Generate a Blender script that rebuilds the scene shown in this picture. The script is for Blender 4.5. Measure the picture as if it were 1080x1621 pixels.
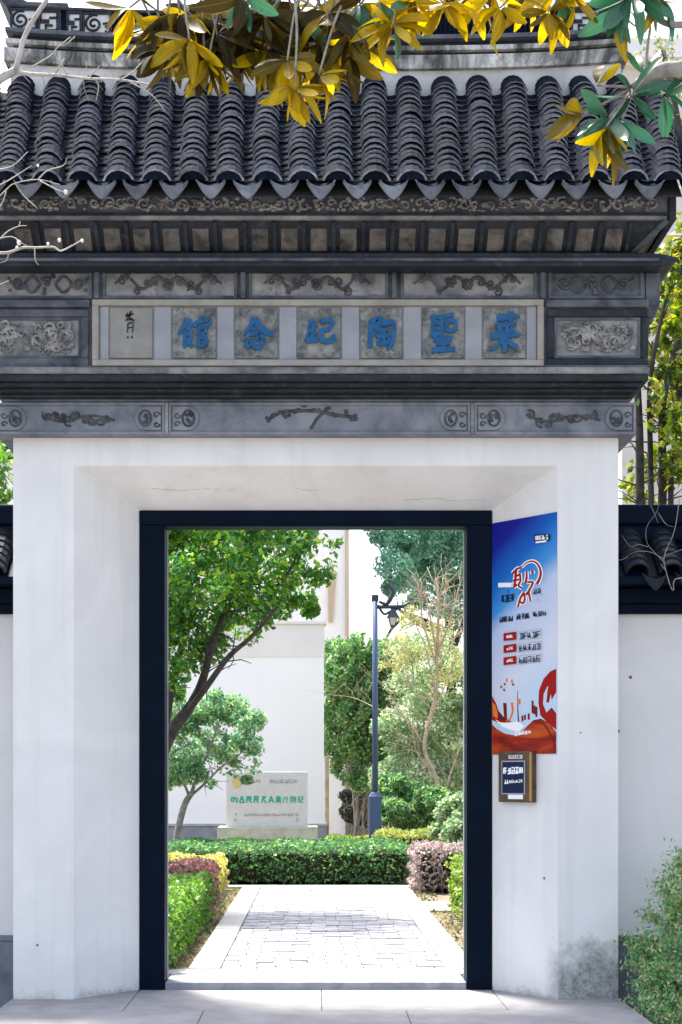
import bpy, math, random
import numpy as np
from mathutils import Vector, Matrix, Quaternion

S = bpy.context.scene
for o in list(bpy.data.objects):
    bpy.data.objects.remove(o)
R = math.radians
rnd = random.Random(7)

# ------------------------------------------------------------------ camera, light
F = 2350.0            # focal length in photo pixels (photo 1080 x 1621)
VX, HY = 500.0, 1230.0
cam_d = bpy.data.cameras.new('camera')
cam = bpy.data.objects.new('camera', cam_d)
S.collection.objects.link(cam)
cam.location = (0, -10, 1.5)
cam.rotation_euler = (R(90), 0, 0)
cam_d.sensor_fit = 'HORIZONTAL'
cam_d.sensor_width = 36
cam_d.lens = 36 * F / 1080
cam_d.shift_x = (540 - VX) / 1080
cam_d.shift_y = (HY - 810.5) / 1080
cam_d.clip_start = 0.1
cam_d.clip_end = 2000
S.camera = cam

SUN_EL, SUN_AZ = 67.0, -34.0      # azimuth from +Y (behind the gate) towards +X
world = bpy.data.worlds.new('World')
S.world = world
world.use_nodes = True
wn = world.node_tree
wn.nodes.clear()
w_out = wn.nodes.new('ShaderNodeOutputWorld')
w_bg = wn.nodes.new('ShaderNodeBackground')
w_sky = wn.nodes.new('ShaderNodeTexSky')
w_hs = wn.nodes.new('ShaderNodeHueSaturation')
w_sky.sky_type = 'NISHITA'
w_sky.sun_disc = False
w_sky.sun_elevation = R(SUN_EL)
w_sky.sun_rotation = R(SUN_AZ)
w_sky.air_density = 1.0
w_sky.dust_density = 4.0
w_sky.ozone_density = 1.0
w_hs.inputs['Saturation'].default_value = 0.72
w_bg.inputs['Strength'].default_value = 0.15
wn.links.new(w_sky.outputs[0], w_hs.inputs['Color'])
wn.links.new(w_hs.outputs[0], w_bg.inputs['Color'])
wn.links.new(w_bg.outputs[0], w_out.inputs['Surface'])

sun_d = bpy.data.lights.new('sun', 'SUN')
sun = bpy.data.objects.new('sun', sun_d)
S.collection.objects.link(sun)
sun_d.energy = 3.0
sun_d.angle = R(9.0)
sun_d.color = (1.0, 0.95, 0.87)
sdir = Vector((math.sin(R(SUN_AZ)) * math.cos(R(SUN_EL)), math.cos(R(SUN_AZ)) * math.cos(R(SUN_EL)), math.sin(R(SUN_EL))))
sun.rotation_euler = (-sdir).to_track_quat('-Z', 'Y').to_euler()
sun.location = (0, 0, 12)

S.view_settings.view_transform = 'Standard'
S.view_settings.look = 'None'
S.view_settings.exposure = 1.75
S.view_settings.gamma = 1.0
S.render.engine = 'CYCLES'

# ------------------------------------------------------------------ helpers
def P(px, py, D):
    """photo pixel + distance along the view axis -> world point"""
    return Vector(((px - VX) * D / F, D - 10, 1.5 + (HY - py) * D / F))
def PX(px, D): return (px - VX) * D / F
def PZ(py, D): return 1.5 + (HY - py) * D / F

class MB:
    def __init__(s): s.v = []; s.f = []; s.sm = []
    def add(s, vs, fs, smooth=False):
        b = len(s.v)
        s.v.extend([tuple(v) for v in vs])
        for f in fs:
            s.f.append(tuple(b + i for i in f)); s.sm.append(smooth)
        return s
    def box(s, x0, x1, y0, y1, z0, z1):
        return s.add([(x0,y0,z0),(x1,y0,z0),(x1,y1,z0),(x0,y1,z0),(x0,y0,z1),(x1,y0,z1),(x1,y1,z1),(x0,y1,z1)],
                     [(0,3,2,1),(4,5,6,7),(0,1,5,4),(1,2,6,5),(2,3,7,6),(3,0,4,7)])
    def frust(s, a, b):   # two rectangles: (x0,x1,y0,y1,z)
        vs = []
        for (x0,x1,y0,y1,z) in (a, b): vs += [(x0,y0,z),(x1,y0,z),(x1,y1,z),(x0,y1,z)]
        return s.add(vs, [(0,3,2,1),(4,5,6,7),(0,1,5,4),(1,2,6,5),(2,3,7,6),(3,0,4,7)])
    def prism(s, pts, a0, a1, axis='y'):
        """pts 2d; axis y: (x,z) ; axis x: (y,z) ; axis z: (x,y)"""
        def m(p, a):
            return (p[0], a, p[1]) if axis == 'y' else ((a, p[0], p[1]) if axis == 'x' else (p[0], p[1], a))
        n = len(pts)
        ar = sum(pts[i][0]*pts[(i+1)%n][1]-pts[(i+1)%n][0]*pts[i][1] for i in range(n))
        if ar < 0: pts = pts[::-1]
        vs = [m(p, a0) for p in pts] + [m(p, a1) for p in pts]
        fs = [tuple(range(n)), tuple(range(2*n-1, n-1, -1))]
        for i in range(n):
            j = (i+1) % n
            fs.append((i, i+n, j+n, j))
        if axis != 'y': fs = [tuple(reversed(f)) for f in fs]
        return s.add(vs, fs)
    def tube(s, pts, rad, n=6, cap=True):
        pts = [Vector(p) for p in pts]
        if not hasattr(rad, '__len__'): rad = [rad]*len(pts)
        rings = []; up = Vector((0.13, 0.9, 0.31)).normalized()
        vs = []
        for i, p in enumerate(pts):
            a = pts[max(i-1, 0)]; c = pts[min(i+1, len(pts)-1)]
            t = (c - a)
            if t.length < 1e-9: t = Vector((0, 0, 1))
            t.normalize()
            u = t.cross(up)
            if u.length < 0.05: u = t.cross(Vector((1, 0, 0)))
            u.normalize(); w = t.cross(u)
            for k in range(n):
                an = 2*math.pi*k/n
                vs.append(p + (u*math.cos(an) + w*math.sin(an))*rad[i])
        fs = []
        for i in range(len(pts)-1):
            for k in range(n):
                k2 = (k+1) % n
                fs.append((i*n+k, (i+1)*n+k, (i+1)*n+k2, i*n+k2))
        if cap:
            fs.append(tuple(range(n))); fs.append(tuple(reversed(range((len(pts)-1)*n, len(pts)*n))))
        return s.add(vs, fs, True)
    def blob(s, c, r, seg=6, ring=4):
        """ellipsoid, r = (rx,ry,rz)"""
        vs = [(c[0], c[1], c[2]-r[2])]; fs = []
        for i in range(1, ring):
            ph = math.pi*i/ring
            for k in range(seg):
                a = 2*math.pi*k/seg
                vs.append((c[0]+r[0]*math.sin(ph)*math.cos(a), c[1]+r[1]*math.sin(ph)*math.sin(a), c[2]-r[2]*math.cos(ph)))
        vs.append((c[0], c[1], c[2]+r[2])); L = len(vs)-1
        for k in range(seg):
            fs.append((0, 1+(k+1) % seg, 1+k))
            fs.append((L, 1+(ring-2)*seg+k, 1+(ring-2)*seg+(k+1) % seg))
            for i in range(ring-2):
                a = 1+i*seg
                fs.append((a+k, a+(k+1) % seg, a+seg+(k+1) % seg, a+seg+k))
        return s.add(vs, fs, True)
    def mesh(s, name, mat, off=(0, 0, 0)):
        me = bpy.data.meshes.new(name)
        me.from_pydata([(v[0]-off[0], v[1]-off[1], v[2]-off[2]) for v in s.v], [], s.f)
        if any(s.sm): me.polygons.foreach_set('use_smooth', s.sm)
        me.materials.append(mat)
        me.update()
        return me
    def build(s, name, mat, parent=None, bevel=0, world_off=True):
        off = (0, 0, 0)
        if parent is not None and world_off:
            off = WL(parent)
        o = bpy.data.objects.new(name, s.mesh(name, mat, off))
        link(o, parent)
        if bevel:
            m = o.modifiers.new('bevel', 'BEVEL'); m.width = bevel; m.segments = 2; m.limit_method = 'ANGLE'; m.angle_limit = R(40)
        return o

def WL(o):
    l = Vector(o.location)
    while o.parent: o = o.parent; l = l + Vector(o.location)
    return l
def link(o, parent=None):
    S.collection.objects.link(o)
    if parent is not None: o.parent = parent
    return o
def tag(o, label=None, cat=None, group=None, kind=None):
    if label: o['label'] = label
    if cat: o['category'] = cat
    if group: o['group'] = group
    if kind: o['kind'] = kind
    return o
def thing(name, loc, label, cat, group=None, rotz=0):
    o = bpy.data.objects.new(name, None)
    o.empty_display_size = 0.2
    o.location = loc; o.rotation_euler = (0, 0, rotz)
    link(o); tag(o, label, cat, group)
    return o
def struct(name, mb, mat, bevel=0):
    o = mb.build(name, mat, None, bevel); o['kind'] = 'structure'; return o

def smooth_path(pts, n=6):
    pts = [Vector(p) for p in pts]
    if len(pts) < 3: return pts
    out = []
    q = [pts[0]*2-pts[1]] + pts + [pts[-1]*2-pts[-2]]
    for i in range(1, len(q)-2):
        a, b, c, d = q[i-1], q[i], q[i+1], q[i+2]
        for k in range(n):
            t = k/n
            out.append(0.5*((2*b)+(c-a)*t+(2*a-5*b+4*c-d)*t*t+(3*b-a-3*c+d)*t**3))
    out.append(pts[-1])
    return out
def limb(mb, pts, r0, r1, n=6, seg=6, wob=0.0, rg=rnd):
    p = smooth_path(pts, n)
    m = len(p)-1
    if wob:
        p = [q + Vector((rg.uniform(-1,1), rg.uniform(-1,1), rg.uniform(-1,1)))*wob*(0 if i in (0,) else 1) for i, q in enumerate(p)]
    mb.tube(p, [r0+(r1-r0)*i/m for i in range(m+1)], seg)
    return p

# ------------------------------------------------------------------ materials
def newmat(name):
    m = bpy.data.materials.new(name); m.use_nodes = True
    nt = m.node_tree; b = nt.nodes['Principled BSDF']
    return m, nt, b
def N(nt, t, **kw):
    n = nt.nodes.new(t)
    for k, v in kw.items():
        if k in n.inputs.keys() if hasattr(n.inputs, 'keys') else False: n.inputs[k].default_value = v
        else: setattr(n, k, v)
    return n
def noise(nt, co, scale, detail=6, rough=0.55, dist=0.0):
    n = nt.nodes.new('ShaderNodeTexNoise')
    n.inputs['Scale'].default_value = scale; n.inputs['Detail'].default_value = detail
    n.inputs['Roughness'].default_value = rough; n.inputs['Distortion'].default_value = dist
    nt.links.new(co, n.inputs['Vector'])
    return n.outputs['Fac']
def ramp(nt, fac, stops):
    r = nt.nodes.new('ShaderNodeValToRGB')
    e = r.color_ramp.elements
    while len(e) < len(stops): e.new(0.5)
    for i, (p, c) in enumerate(stops):
        e[i].position = p
        if not hasattr(c, '__len__'): c = (c, c, c)
        e[i].color = (*c[:3], 1)
    nt.links.new(fac, r.inputs['Fac'])
    return r.outputs['Color']
def mixc(nt, fac, a, b):
    m = nt.nodes.new('ShaderNodeMix'); m.data_type = 'RGBA'
    if hasattr(fac, 'links') or hasattr(fac, 'is_linked'): nt.links.new(fac, m.inputs[0])
    else: m.inputs[0].default_value = fac
    for s_, v in ((6, a), (7, b)):
        if hasattr(v, 'is_linked'): nt.links.new(v, m.inputs[s_])
        else: m.inputs[s_].default_value = (*v[:3], 1)
    return m.outputs[2]
def math_(nt, op, a, b=None):
    m = nt.nodes.new('ShaderNodeMath'); m.operation = op
    for i, v in enumerate((a, b)):
        if v is None: continue
        if hasattr(v, 'is_linked'): nt.links.new(v, m.inputs[i])
        else: m.inputs[i].default_value = v
    return m.outputs[0]
def coords(nt, kind='Object'):
    return nt.nodes.new('ShaderNodeTexCoord').outputs[kind]
def worldpos(nt):
    return nt.nodes.new('ShaderNodeNewGeometry').outputs['Position']
def bump(nt, b, h, strength=0.3, dist=0.01):
    n = nt.nodes.new('ShaderNodeBump'); n.inputs['Strength'].default_value = strength; n.inputs['Distance'].default_value = dist
    nt.links.new(h, n.inputs['Height']); nt.links.new(n.outputs[0], b.inputs['Normal'])

def mat_rough(name, ca, cb, scale=6, rough=0.75, bs=0.3, bd=0.01, fine=60, cc=None, spec=0.4, per_obj=0.0, stops=(0.35, 0.65)):
    m, nt, b = newmat(name)
    co = worldpos(nt)
    n1 = noise(nt, co, scale, 8, 0.65, 0.4)
    col = ramp(nt, n1, [(stops[0], ca), (stops[1], cb)])
    if cc:
        n3 = noise(nt, co, scale*2.7, 6, 0.7, 1.0)
        col = mixc(nt, ramp(nt, n3, [(0.55, 0), (0.7, 1)]), col, cc)
    if per_obj:
        oi = nt.nodes.new('ShaderNodeObjectInfo')
        h = nt.nodes.new('ShaderNodeHueSaturation')
        v = math_(nt, 'ADD', math_(nt, 'MULTIPLY', oi.outputs['Random'], 2*per_obj), 1-per_obj)
        nt.links.new(v, h.inputs['Value']); nt.links.new(col, h.inputs['Color'])
        col = h.outputs[0]
    nt.links.new(col, b.inputs['Base Color'])
    n2 = noise(nt, co, fine, 6, 0.6)
    h = math_(nt, 'ADD', n2, n1)
    bump(nt, b, h, bs, bd)
    b.inputs['Roughness'].default_value = rough
    b.inputs['Specular IOR Level'].default_value = spec
    return m
def mat_flat(name, c, rough=0.5, spec=0.5, metal=0.0):
    m, nt, b = newmat(name)
    b.inputs['Base Color'].default_value = (*c, 1); b.inputs['Roughness'].default_value = rough
    b.inputs['Specular IOR Level'].default_value = spec; b.inputs['Metallic'].default_value = metal
    return m
def mat_leaf(name, rough=0.45, trans=0.45, attr=True, col=(0.1, 0.2, 0.05), tcol=None, spec=0.4):
    m, nt, b = newmat(name)
    out = nt.nodes['Material Output']
    if attr:
        a = nt.nodes.new('ShaderNodeAttribute'); a.attribute_name = 'Col'; c = a.outputs['Color']
    else:
        g = nt.nodes.new('ShaderNodeObjectInfo')
        nz = noise(nt, coords(nt), 12, 4)
        f = math_(nt, 'ADD', math_(nt, 'MULTIPLY', g.outputs['Random'], 0.6), math_(nt, 'MULTIPLY', nz, 0.5))
        c = ramp(nt, f, [(0.15, [x*0.55 for x in col]), (0.9, [min(1, x*1.4) for x in col])])
        oc = coords(nt)
        so = nt.nodes.new('ShaderNodeSeparateXYZ'); nt.links.new(oc, so.inputs[0])
        ay = math_(nt, 'ABSOLUTE', so.outputs['Y'])
        mr = math_(nt, 'LESS_THAN', ay, 0.0016)
        vn = math_(nt, 'SINE', math_(nt, 'MULTIPLY', math_(nt, 'SUBTRACT', so.outputs['X'], math_(nt, 'MULTIPLY', ay, 0.9)), 420.0))
        vv = math_(nt, 'MULTIPLY', ramp(nt, vn, [(0.8, 0), (1.0, 1)]), 0.25)
        c = mixc(nt, math_(nt, 'MAXIMUM', math_(nt, 'MULTIPLY', mr, 0.6), vv), c, [min(1, x*1.8+0.03) for x in col])
        sp = noise(nt, oc, 55, 3, 0.6)
        c = mixc(nt, ramp(nt, sp, [(0.66, 0), (0.72, 0.8)]), c, [x*0.35 for x in col])
        base = ramp(nt, so.outputs['X'], [(0.0, 1), (0.09, 0)])
        c = mixc(nt, math_(nt, 'MULTIPLY', base, 0.6), c, [x*0.4 for x in col])
    nt.links.new(c, b.inputs['Base Color'])
    b.inputs['Roughness'].default_value = rough
    b.inputs['Specular IOR Level'].default_value = spec
    t = nt.nodes.new('ShaderNodeBsdfTranslucent')
    h = nt.nodes.new('ShaderNodeHueSaturation')
    h.inputs['Value'].default_value = 1.5; h.inputs['Saturation'].default_value = 1.1; h.inputs['Hue'].default_value = 0.485
    nt.links.new(c, h.inputs['Color'])
    nt.links.new(h.outputs[0], t.inputs['Color'])
    mx = nt.nodes.new('ShaderNodeMixShader'); mx.inputs[0].default_value = trans
    nt.links.new(b.outputs[0], mx.inputs[1]); nt.links.new(t.outputs[0], mx.inputs[2])
    nt.links.new(mx.outputs[0], out.inputs['Surface'])
    return m

M = {}
# gate plaster: white limewash with damp stains at its foot (stains have shapes of their own)
def plaster_gate():
    m, nt, b = newmat('plaster_gate')
    co = worldpos(nt)
    sx = nt.nodes.new('ShaderNodeSeparateXYZ'); nt.links.new(co, sx.inputs[0])
    n1 = noise(nt, co, 1.3, 7, 0.6, 0.6)
    col = ramp(nt, n1, [(0.25, (0.62, 0.62, 0.62)), (0.75, (0.77, 0.767, 0.76))])
    # vertical streaks
    mp = nt.nodes.new('ShaderNodeMapping'); mp.inputs['Scale'].default_value = (9, 9, 0.35)
    nt.links.new(co, mp.inputs[0])
    st = noise(nt, mp.outputs[0], 1.2, 6, 0.6)
    col = mixc(nt, math_(nt, 'MULTIPLY', ramp(nt, st, [(0.5, 0), (0.78, 1)]), 0.32), col, (0.5, 0.49, 0.45))
    # splash line stain at the foot
    nz = noise(nt, co, 3.2, 9, 0.72, 0.0)
    hgt = math_(nt, 'ADD', math_(nt, 'MULTIPLY', sx.outputs['Z'], -2.0), math_(nt, 'MULTIPLY', nz, 1.0))
    col = mixc(nt, math_(nt, 'MULTIPLY', ramp(nt, hgt, [(0.37, 0), (0.56, 1)]), 0.8), col, (0.33, 0.31, 0.23))
    # mould patch at the right pier
    nz2 = noise(nt, co, 4.5, 9, 0.7, 0.0)
    nz3 = noise(nt, co, 22, 8, 0.75)
    xr = ramp(nt, sx.outputs['X'], [(0.0, 0), (1.0, 1)])
    xm = nt.nodes.new('ShaderNodeMapRange'); xm.inputs[1].default_value = 1.55; xm.inputs[2].default_value = 1.66
    nt.links.new(sx.outputs['X'], xm.inputs[0])
    hm = math_(nt, 'ADD', math_(nt, 'MULTIPLY', sx.outputs['Z'], -1.5), math_(nt, 'ADD', math_(nt, 'MULTIPLY', nz2, 1.1), math_(nt, 'MULTIPLY', nz3, 0.3)))
    mk = math_(nt, 'MULTIPLY', ramp(nt, hm, [(0.10, 0), (0.36, 1)]), xm.outputs[0])
    col = mixc(nt, math_(nt, 'MULTIPLY', mk, 0.92), col, ramp(nt, nz3, [(0.38, (0.13, 0.145, 0.15)), (0.66, (0.46, 0.46, 0.43))]))
    nt.links.new(col, b.inputs['Base Color'])
    # chips
    vor = nt.nodes.new('ShaderNodeTexVoronoi'); vor.inputs['Scale'].default_value = 2.6; nt.links.new(co, vor.inputs['Vector'])
    chip = ramp(nt, vor.outputs['Distance'], [(0.022, 0), (0.03, 1)])
    col2 = mixc(nt, chip, (0.14, 0.12, 0.1), col)
    nt.links.new(col2, b.inputs['Base Color'])
    b.inputs['Roughness'].default_value = 0.9; b.inputs['Specular IOR Level'].default_value = 0.15
    bump(nt, b, math_(nt, 'ADD', noise(nt, co, 3.0, 4), math_(nt, 'MULTIPLY', noise(nt, co, 70, 5), 0.18)), 0.35, 0.012)
    return m
M['plaster'] = plaster_gate()
def plaster_wall(name, ca, cb, chips=True):
    m, nt, b = newmat(name)
    co = worldpos(nt)
    col = ramp(nt, noise(nt, co, 1.1, 7, 0.6, 0.6), [(0.3, ca), (0.7, cb)])
    if chips:
        vor = nt.nodes.new('ShaderNodeTexVoronoi'); vor.inputs['Scale'].default_value = 4.2; nt.links.new(co, vor.inputs['Vector'])
        col = mixc(nt, ramp(nt, vor.outputs['Distance'], [(0.05, 0), (0.065, 1)]), (0.12, 0.11, 0.1), col)
    nt.links.new(col, b.inputs['Base Color'])
    b.inputs['Roughness'].default_value = 0.9; b.inputs['Specular IOR Level'].default_value = 0.15
    bump(nt, b, math_(nt, 'ADD', noise(nt, co, 3.0, 4), math_(nt, 'MULTIPLY', noise(nt, co, 60, 5), 0.2)), 0.3, 0.012)
    return m
M['sidewall'] = plaster_wall('plaster_side', (0.6, 0.6, 0.61), (0.7, 0.7, 0.7))
M['garden_white'] = plaster_wall('plaster_garden', (0.87, 0.87, 0.88), (0.9, 0.9, 0.905), False)
M['coping_pale'] = plaster_wall('plaster_band', (0.72, 0.69, 0.68), (0.78, 0.75, 0.74), False)
M['brick_grey'] = mat_rough('carved_brick', (0.03, 0.038, 0.052), (0.13, 0.143, 0.165), 4, 0.8, 0.35, 0.006, 90)
M['beam'] = mat_rough('beam_brick', (0.10, 0.118, 0.145), (0.23, 0.25, 0.285), 4, 0.8, 0.35, 0.006, 90)
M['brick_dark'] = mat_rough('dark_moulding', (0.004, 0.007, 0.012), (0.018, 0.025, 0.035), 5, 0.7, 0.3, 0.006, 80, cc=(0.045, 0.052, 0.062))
M['brick_pale'] = mat_rough('weathered_brick', (0.075, 0.085, 0.1), (0.31, 0.31, 0.305), 3.5, 0.85, 0.35, 0.006, 80, cc=(0.1, 0.1, 0.105))
M['brick_brown'] = mat_rough('brown_block', (0.02, 0.02, 0.022), (0.17, 0.155, 0.14), 7, 0.85, 0.35, 0.006, 80, cc=(0.08, 0.08, 0.075))
M['relief'] = mat_rough('relief_carving', (0.022, 0.027, 0.035), (0.10, 0.105, 0.115), 14, 0.8, 0.35, 0.004, 120)  # darker than its panels: carving shade put into the colour
M['relief_pale'] = mat_rough('relief_pale', (0.08, 0.085, 0.095), (0.36, 0.35, 0.34), 16, 0.85, 0.35, 0.004, 120, cc=(0.07, 0.07, 0.07))
M['board'] = mat_rough('board_frame', (0.25, 0.235, 0.21), (0.35, 0.33, 0.295), 6, 0.75, 0.25, 0.004, 60, cc=(0.3, 0.25, 0.18))
M['strip'] = mat_rough('board_strip', (0.235, 0.25, 0.285), (0.295, 0.31, 0.34), 5, 0.75, 0.2, 0.004, 60)
M['plaque'] = mat_rough('plaque_stone', (0.065, 0.078, 0.088), (0.28, 0.285, 0.265), 13, 0.85, 0.4, 0.006, 70, cc=(0.12, 0.13, 0.135), stops=(0.34, 0.64))
M['plaque_plain'] = mat_rough('plaque_plain', (0.2, 0.2, 0.19), (0.28, 0.275, 0.255), 7, 0.85, 0.2, 0.004, 70)
M['char_blue'] = mat_rough('blue_lettering', (0.002, 0.06, 0.17), (0.005, 0.11, 0.27), 22, 0.6, 0.3, 0.003, 90)
M['ink'] = mat_flat('ink', (0.03, 0.035, 0.04), 0.7)
def tile_mat(name, ca, cb, cc):
    m = mat_rough(name, ca, cb, 9, 0.8, 0.35, 0.004, 110, cc=cc, spec=0.04, per_obj=0.4)
    return m
M['tile'] = tile_mat('roof_tile', (0.002, 0.004, 0.011), (0.007, 0.012, 0.026), (0.016, 0.022, 0.038))
M['tile_drip'] = tile_mat('drip_tile', (0.11, 0.125, 0.15), (0.2, 0.215, 0.24), (0.07, 0.08, 0.095))
M['tile_rim'] = mat_rough('tile_rim', (0.05, 0.06, 0.085), (0.34, 0.36, 0.41), 11, 0.7, 0.3, 0.003, 90, cc=(0.05, 0.055, 0.065), per_obj=0.3)  # worn pale edges, with the sky light they catch painted in
M['deck'] = mat_flat('roof_bedding', (0.04, 0.04, 0.042), 0.95, 0.1)
M['mortar'] = mat_rough('mortar', (0.5, 0.48, 0.46), (0.7, 0.68, 0.66), 20, 0.95, 0.4, 0.006, 70)
def ridge_plaster():
    m, nt, b = newmat('ridge_plaster')
    co = worldpos(nt)
    mp = nt.nodes.new('ShaderNodeMapping'); mp.inputs['Scale'].default_value = (1, 1, 0.45); nt.links.new(co, mp.inputs[0])
    n1 = noise(nt, mp.outputs[0], 5, 9, 0.72, 0.6)
    col = ramp(nt, n1, [(0.38, (0.05, 0.055, 0.05)), (0.49, (0.22, 0.215, 0.2)), (0.62, (0.6, 0.59, 0.56))])
    nt.links.new(col, b.inputs['Base Color']); b.inputs['Roughness'].default_value = 0.9
    bump(nt, b, noise(nt, co, 40, 6), 0.3, 0.008)
    return m
M['ridge'] = ridge_plaster()
M['ridge_white'] = mat_rough('ridge_white', (0.4, 0.39, 0.38), (0.66, 0.645, 0.635), 3.2, 0.9, 0.3, 0.008, 60, cc=(0.42, 0.41, 0.4))
M['fret_white'] = mat_rough('fret_white', (0.5, 0.5, 0.5), (0.68, 0.68, 0.68), 12, 0.85, 0.3, 0.006, 60, cc=(0.3, 0.3, 0.31))
M['navy'] = mat_rough('navy_paint', (0.0006, 0.004, 0.012), (0.0012, 0.0065, 0.018), 3, 0.5, 0.12, 0.004, 45, spec=0.06)
M['granite'] = mat_rough('granite', (0.23, 0.222, 0.225), (0.33, 0.318, 0.322), 3, 0.8, 0.25, 0.005, 140, per_obj=0.05)
M['step'] = mat_rough('threshold_stone', (0.2, 0.21, 0.25), (0.32, 0.33, 0.36), 6, 0.8, 0.3, 0.006, 80)
M['plinth'] = mat_rough('plinth_stone', (0.1, 0.12, 0.16), (0.2, 0.22, 0.26), 4, 0.75, 0.3, 0.006, 60)
M['paver'] = mat_rough('paver', (0.26, 0.26, 0.285), (0.44, 0.435, 0.445), 5, 0.85, 0.4, 0.006, 60, per_obj=0.22)
M['kerb'] = mat_rough('kerb_stone', (0.36, 0.35, 0.345), (0.46, 0.45, 0.44), 4, 0.85, 0.25, 0.005, 100, per_obj=0.05)
M['joint'] = mat_rough('joint_soil', (0.03, 0.03, 0.06), (0.22, 0.21, 0.24), 5, 0.95, 0.3, 0.01, 60)
M['soil'] = mat_rough('soil', (0.12, 0.085, 0.055), (0.3, 0.24, 0.16), 7, 0.95, 0.6, 0.03, 40, cc=(0.07, 0.1, 0.03))
M['ground'] = mat_rough('ground', (0.16, 0.15, 0.14), (0.24, 0.23, 0.21), 1.2, 0.95, 0.4, 0.02, 30)
M['bark'] = mat_rough('bark', (0.02, 0.018, 0.016), (0.065, 0.057, 0.05), 14, 0.9, 0.6, 0.01, 60)
M['bark_tan'] = mat_rough('bark_tan', (0.36, 0.28, 0.19), (0.55, 0.46, 0.34), 9, 0.9, 0.4, 0.008, 50)
M['bark_grey'] = mat_rough('bark_grey', (0.16, 0.15, 0.13), (0.36, 0.33, 0.29), 12, 0.9, 0.5, 0.008, 60)
M['twig_pale'] = mat_rough('twig_pale', (0.28, 0.26, 0.23), (0.5, 0.47, 0.43), 12, 0.9, 0.4, 0.004, 60)
M['blossom'] = mat_flat('blossom', (0.8, 0.78, 0.72), 0.8, 0.2)
M['leaf'] = mat_leaf('leaf', 0.42, 0.42)
M['leaf_dull'] = mat_leaf('leaf_dull', 0.6, 0.35)
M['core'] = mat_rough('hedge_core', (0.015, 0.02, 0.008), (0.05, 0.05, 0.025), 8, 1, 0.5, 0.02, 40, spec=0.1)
M['lamp'] = mat_flat('lamp_paint', (0.05, 0.09, 0.19), 0.4, 0.5)
M['lamp_dark'] = mat_flat('lamp_iron', (0.02, 0.025, 0.04), 0.45, 0.5)
M['glass'] = mat_flat('lamp_glass', (0.5, 0.5, 0.48), 0.2, 0.5)
M['stone_slab'] = mat_rough('monument_stone', (0.62, 0.61, 0.6), (0.69, 0.68, 0.67), 6, 0.7, 0.15, 0.003, 120)
M['stone_plinth'] = mat_rough('monument_plinth', (0.4, 0.42, 0.32), (0.56, 0.56, 0.48), 5, 0.85, 0.3, 0.006, 60, cc=(0.24, 0.32, 0.14))
M['green_ink'] = mat_flat('green_lettering', (0.005, 0.42, 0.27), 0.6)
M['grey_ink'] = mat_flat('grey_lettering', (0.3, 0.3, 0.29), 0.7)
M['yellow_mark'] = mat_flat('yellow_emblem', (0.66, 0.52, 0.18), 0.7)
M['building'] = plaster_wall('building_plaster', (0.83, 0.81, 0.79), (0.88, 0.86, 0.84), False)
M['stonewall'] = mat_rough('far_building', (0.5, 0.47, 0.43), (0.66, 0.63, 0.59), 0.8, 0.9, 0.3, 0.01, 20)
M['pipe'] = mat_flat('downpipe', (0.5, 0.38, 0.26), 0.6)
M['window'] = mat_flat('window_glass', (0.05, 0.06, 0.07), 0.15, 0.6)

# ------------------------------------------------------------------ setting: ground, platform, garden floor
ground = MB()
ground.add([(-600,-300,-0.17),(600,-300,-0.17),(600,900,-0.17),(-600,900,-0.17)], [(0,1,2,3)])
struct('ground', ground, M['ground'])

plat = MB(); plat.box(-2.055, 2.055, -4.2, 0.80, -0.165, -0.012)
platform = struct('platform', plat, M['joint'])
# granite slabs, one by one
rows = [(-4.2, -3.3), (-3.3, -2.4), (-2.4, -1.5), (-1.5, -0.47), (-0.47, 0.455)]
for ri, (ya, yb) in enumerate(rows):
    cuts = [-2.055, -0.72, 0.58, 2.055] if ri % 2 else [-2.055, -1.24, 0.04, 1.24, 2.055]
    for a, c in zip(cuts[:-1], cuts[1:]):
        if ri == 4:
            pass
        mb = MB(); g = 0.0025
        dz = rnd.uniform(-0.001, 0.001)
        mb.box(a+g, c-g, ya+g, yb-g, -0.15, dz)
        mb.build('slab', M['granite'], platform, 0.004)

# garden floor
gs = MB(); gs.add([(-14, 0.55, 0.025), (14, 0.55, 0.025), (14, 45, 0.025), (-14, 45, 0.025)], [(0,1,2,3)])
struct('garden_soil', gs, M['soil'])

th = MB(); th.box(-1.062, 1.062, 0.46, 0.92, -0.10, 0.052)
threshold = struct('threshold_step', th, M['step'], 0.006)
cap = MB(); cap.box(-1.25, 1.75, 0.93, 1.18, -0.05, 0.054)
struct('threshold_slab', cap, M['kerb'], 0.005)

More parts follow.
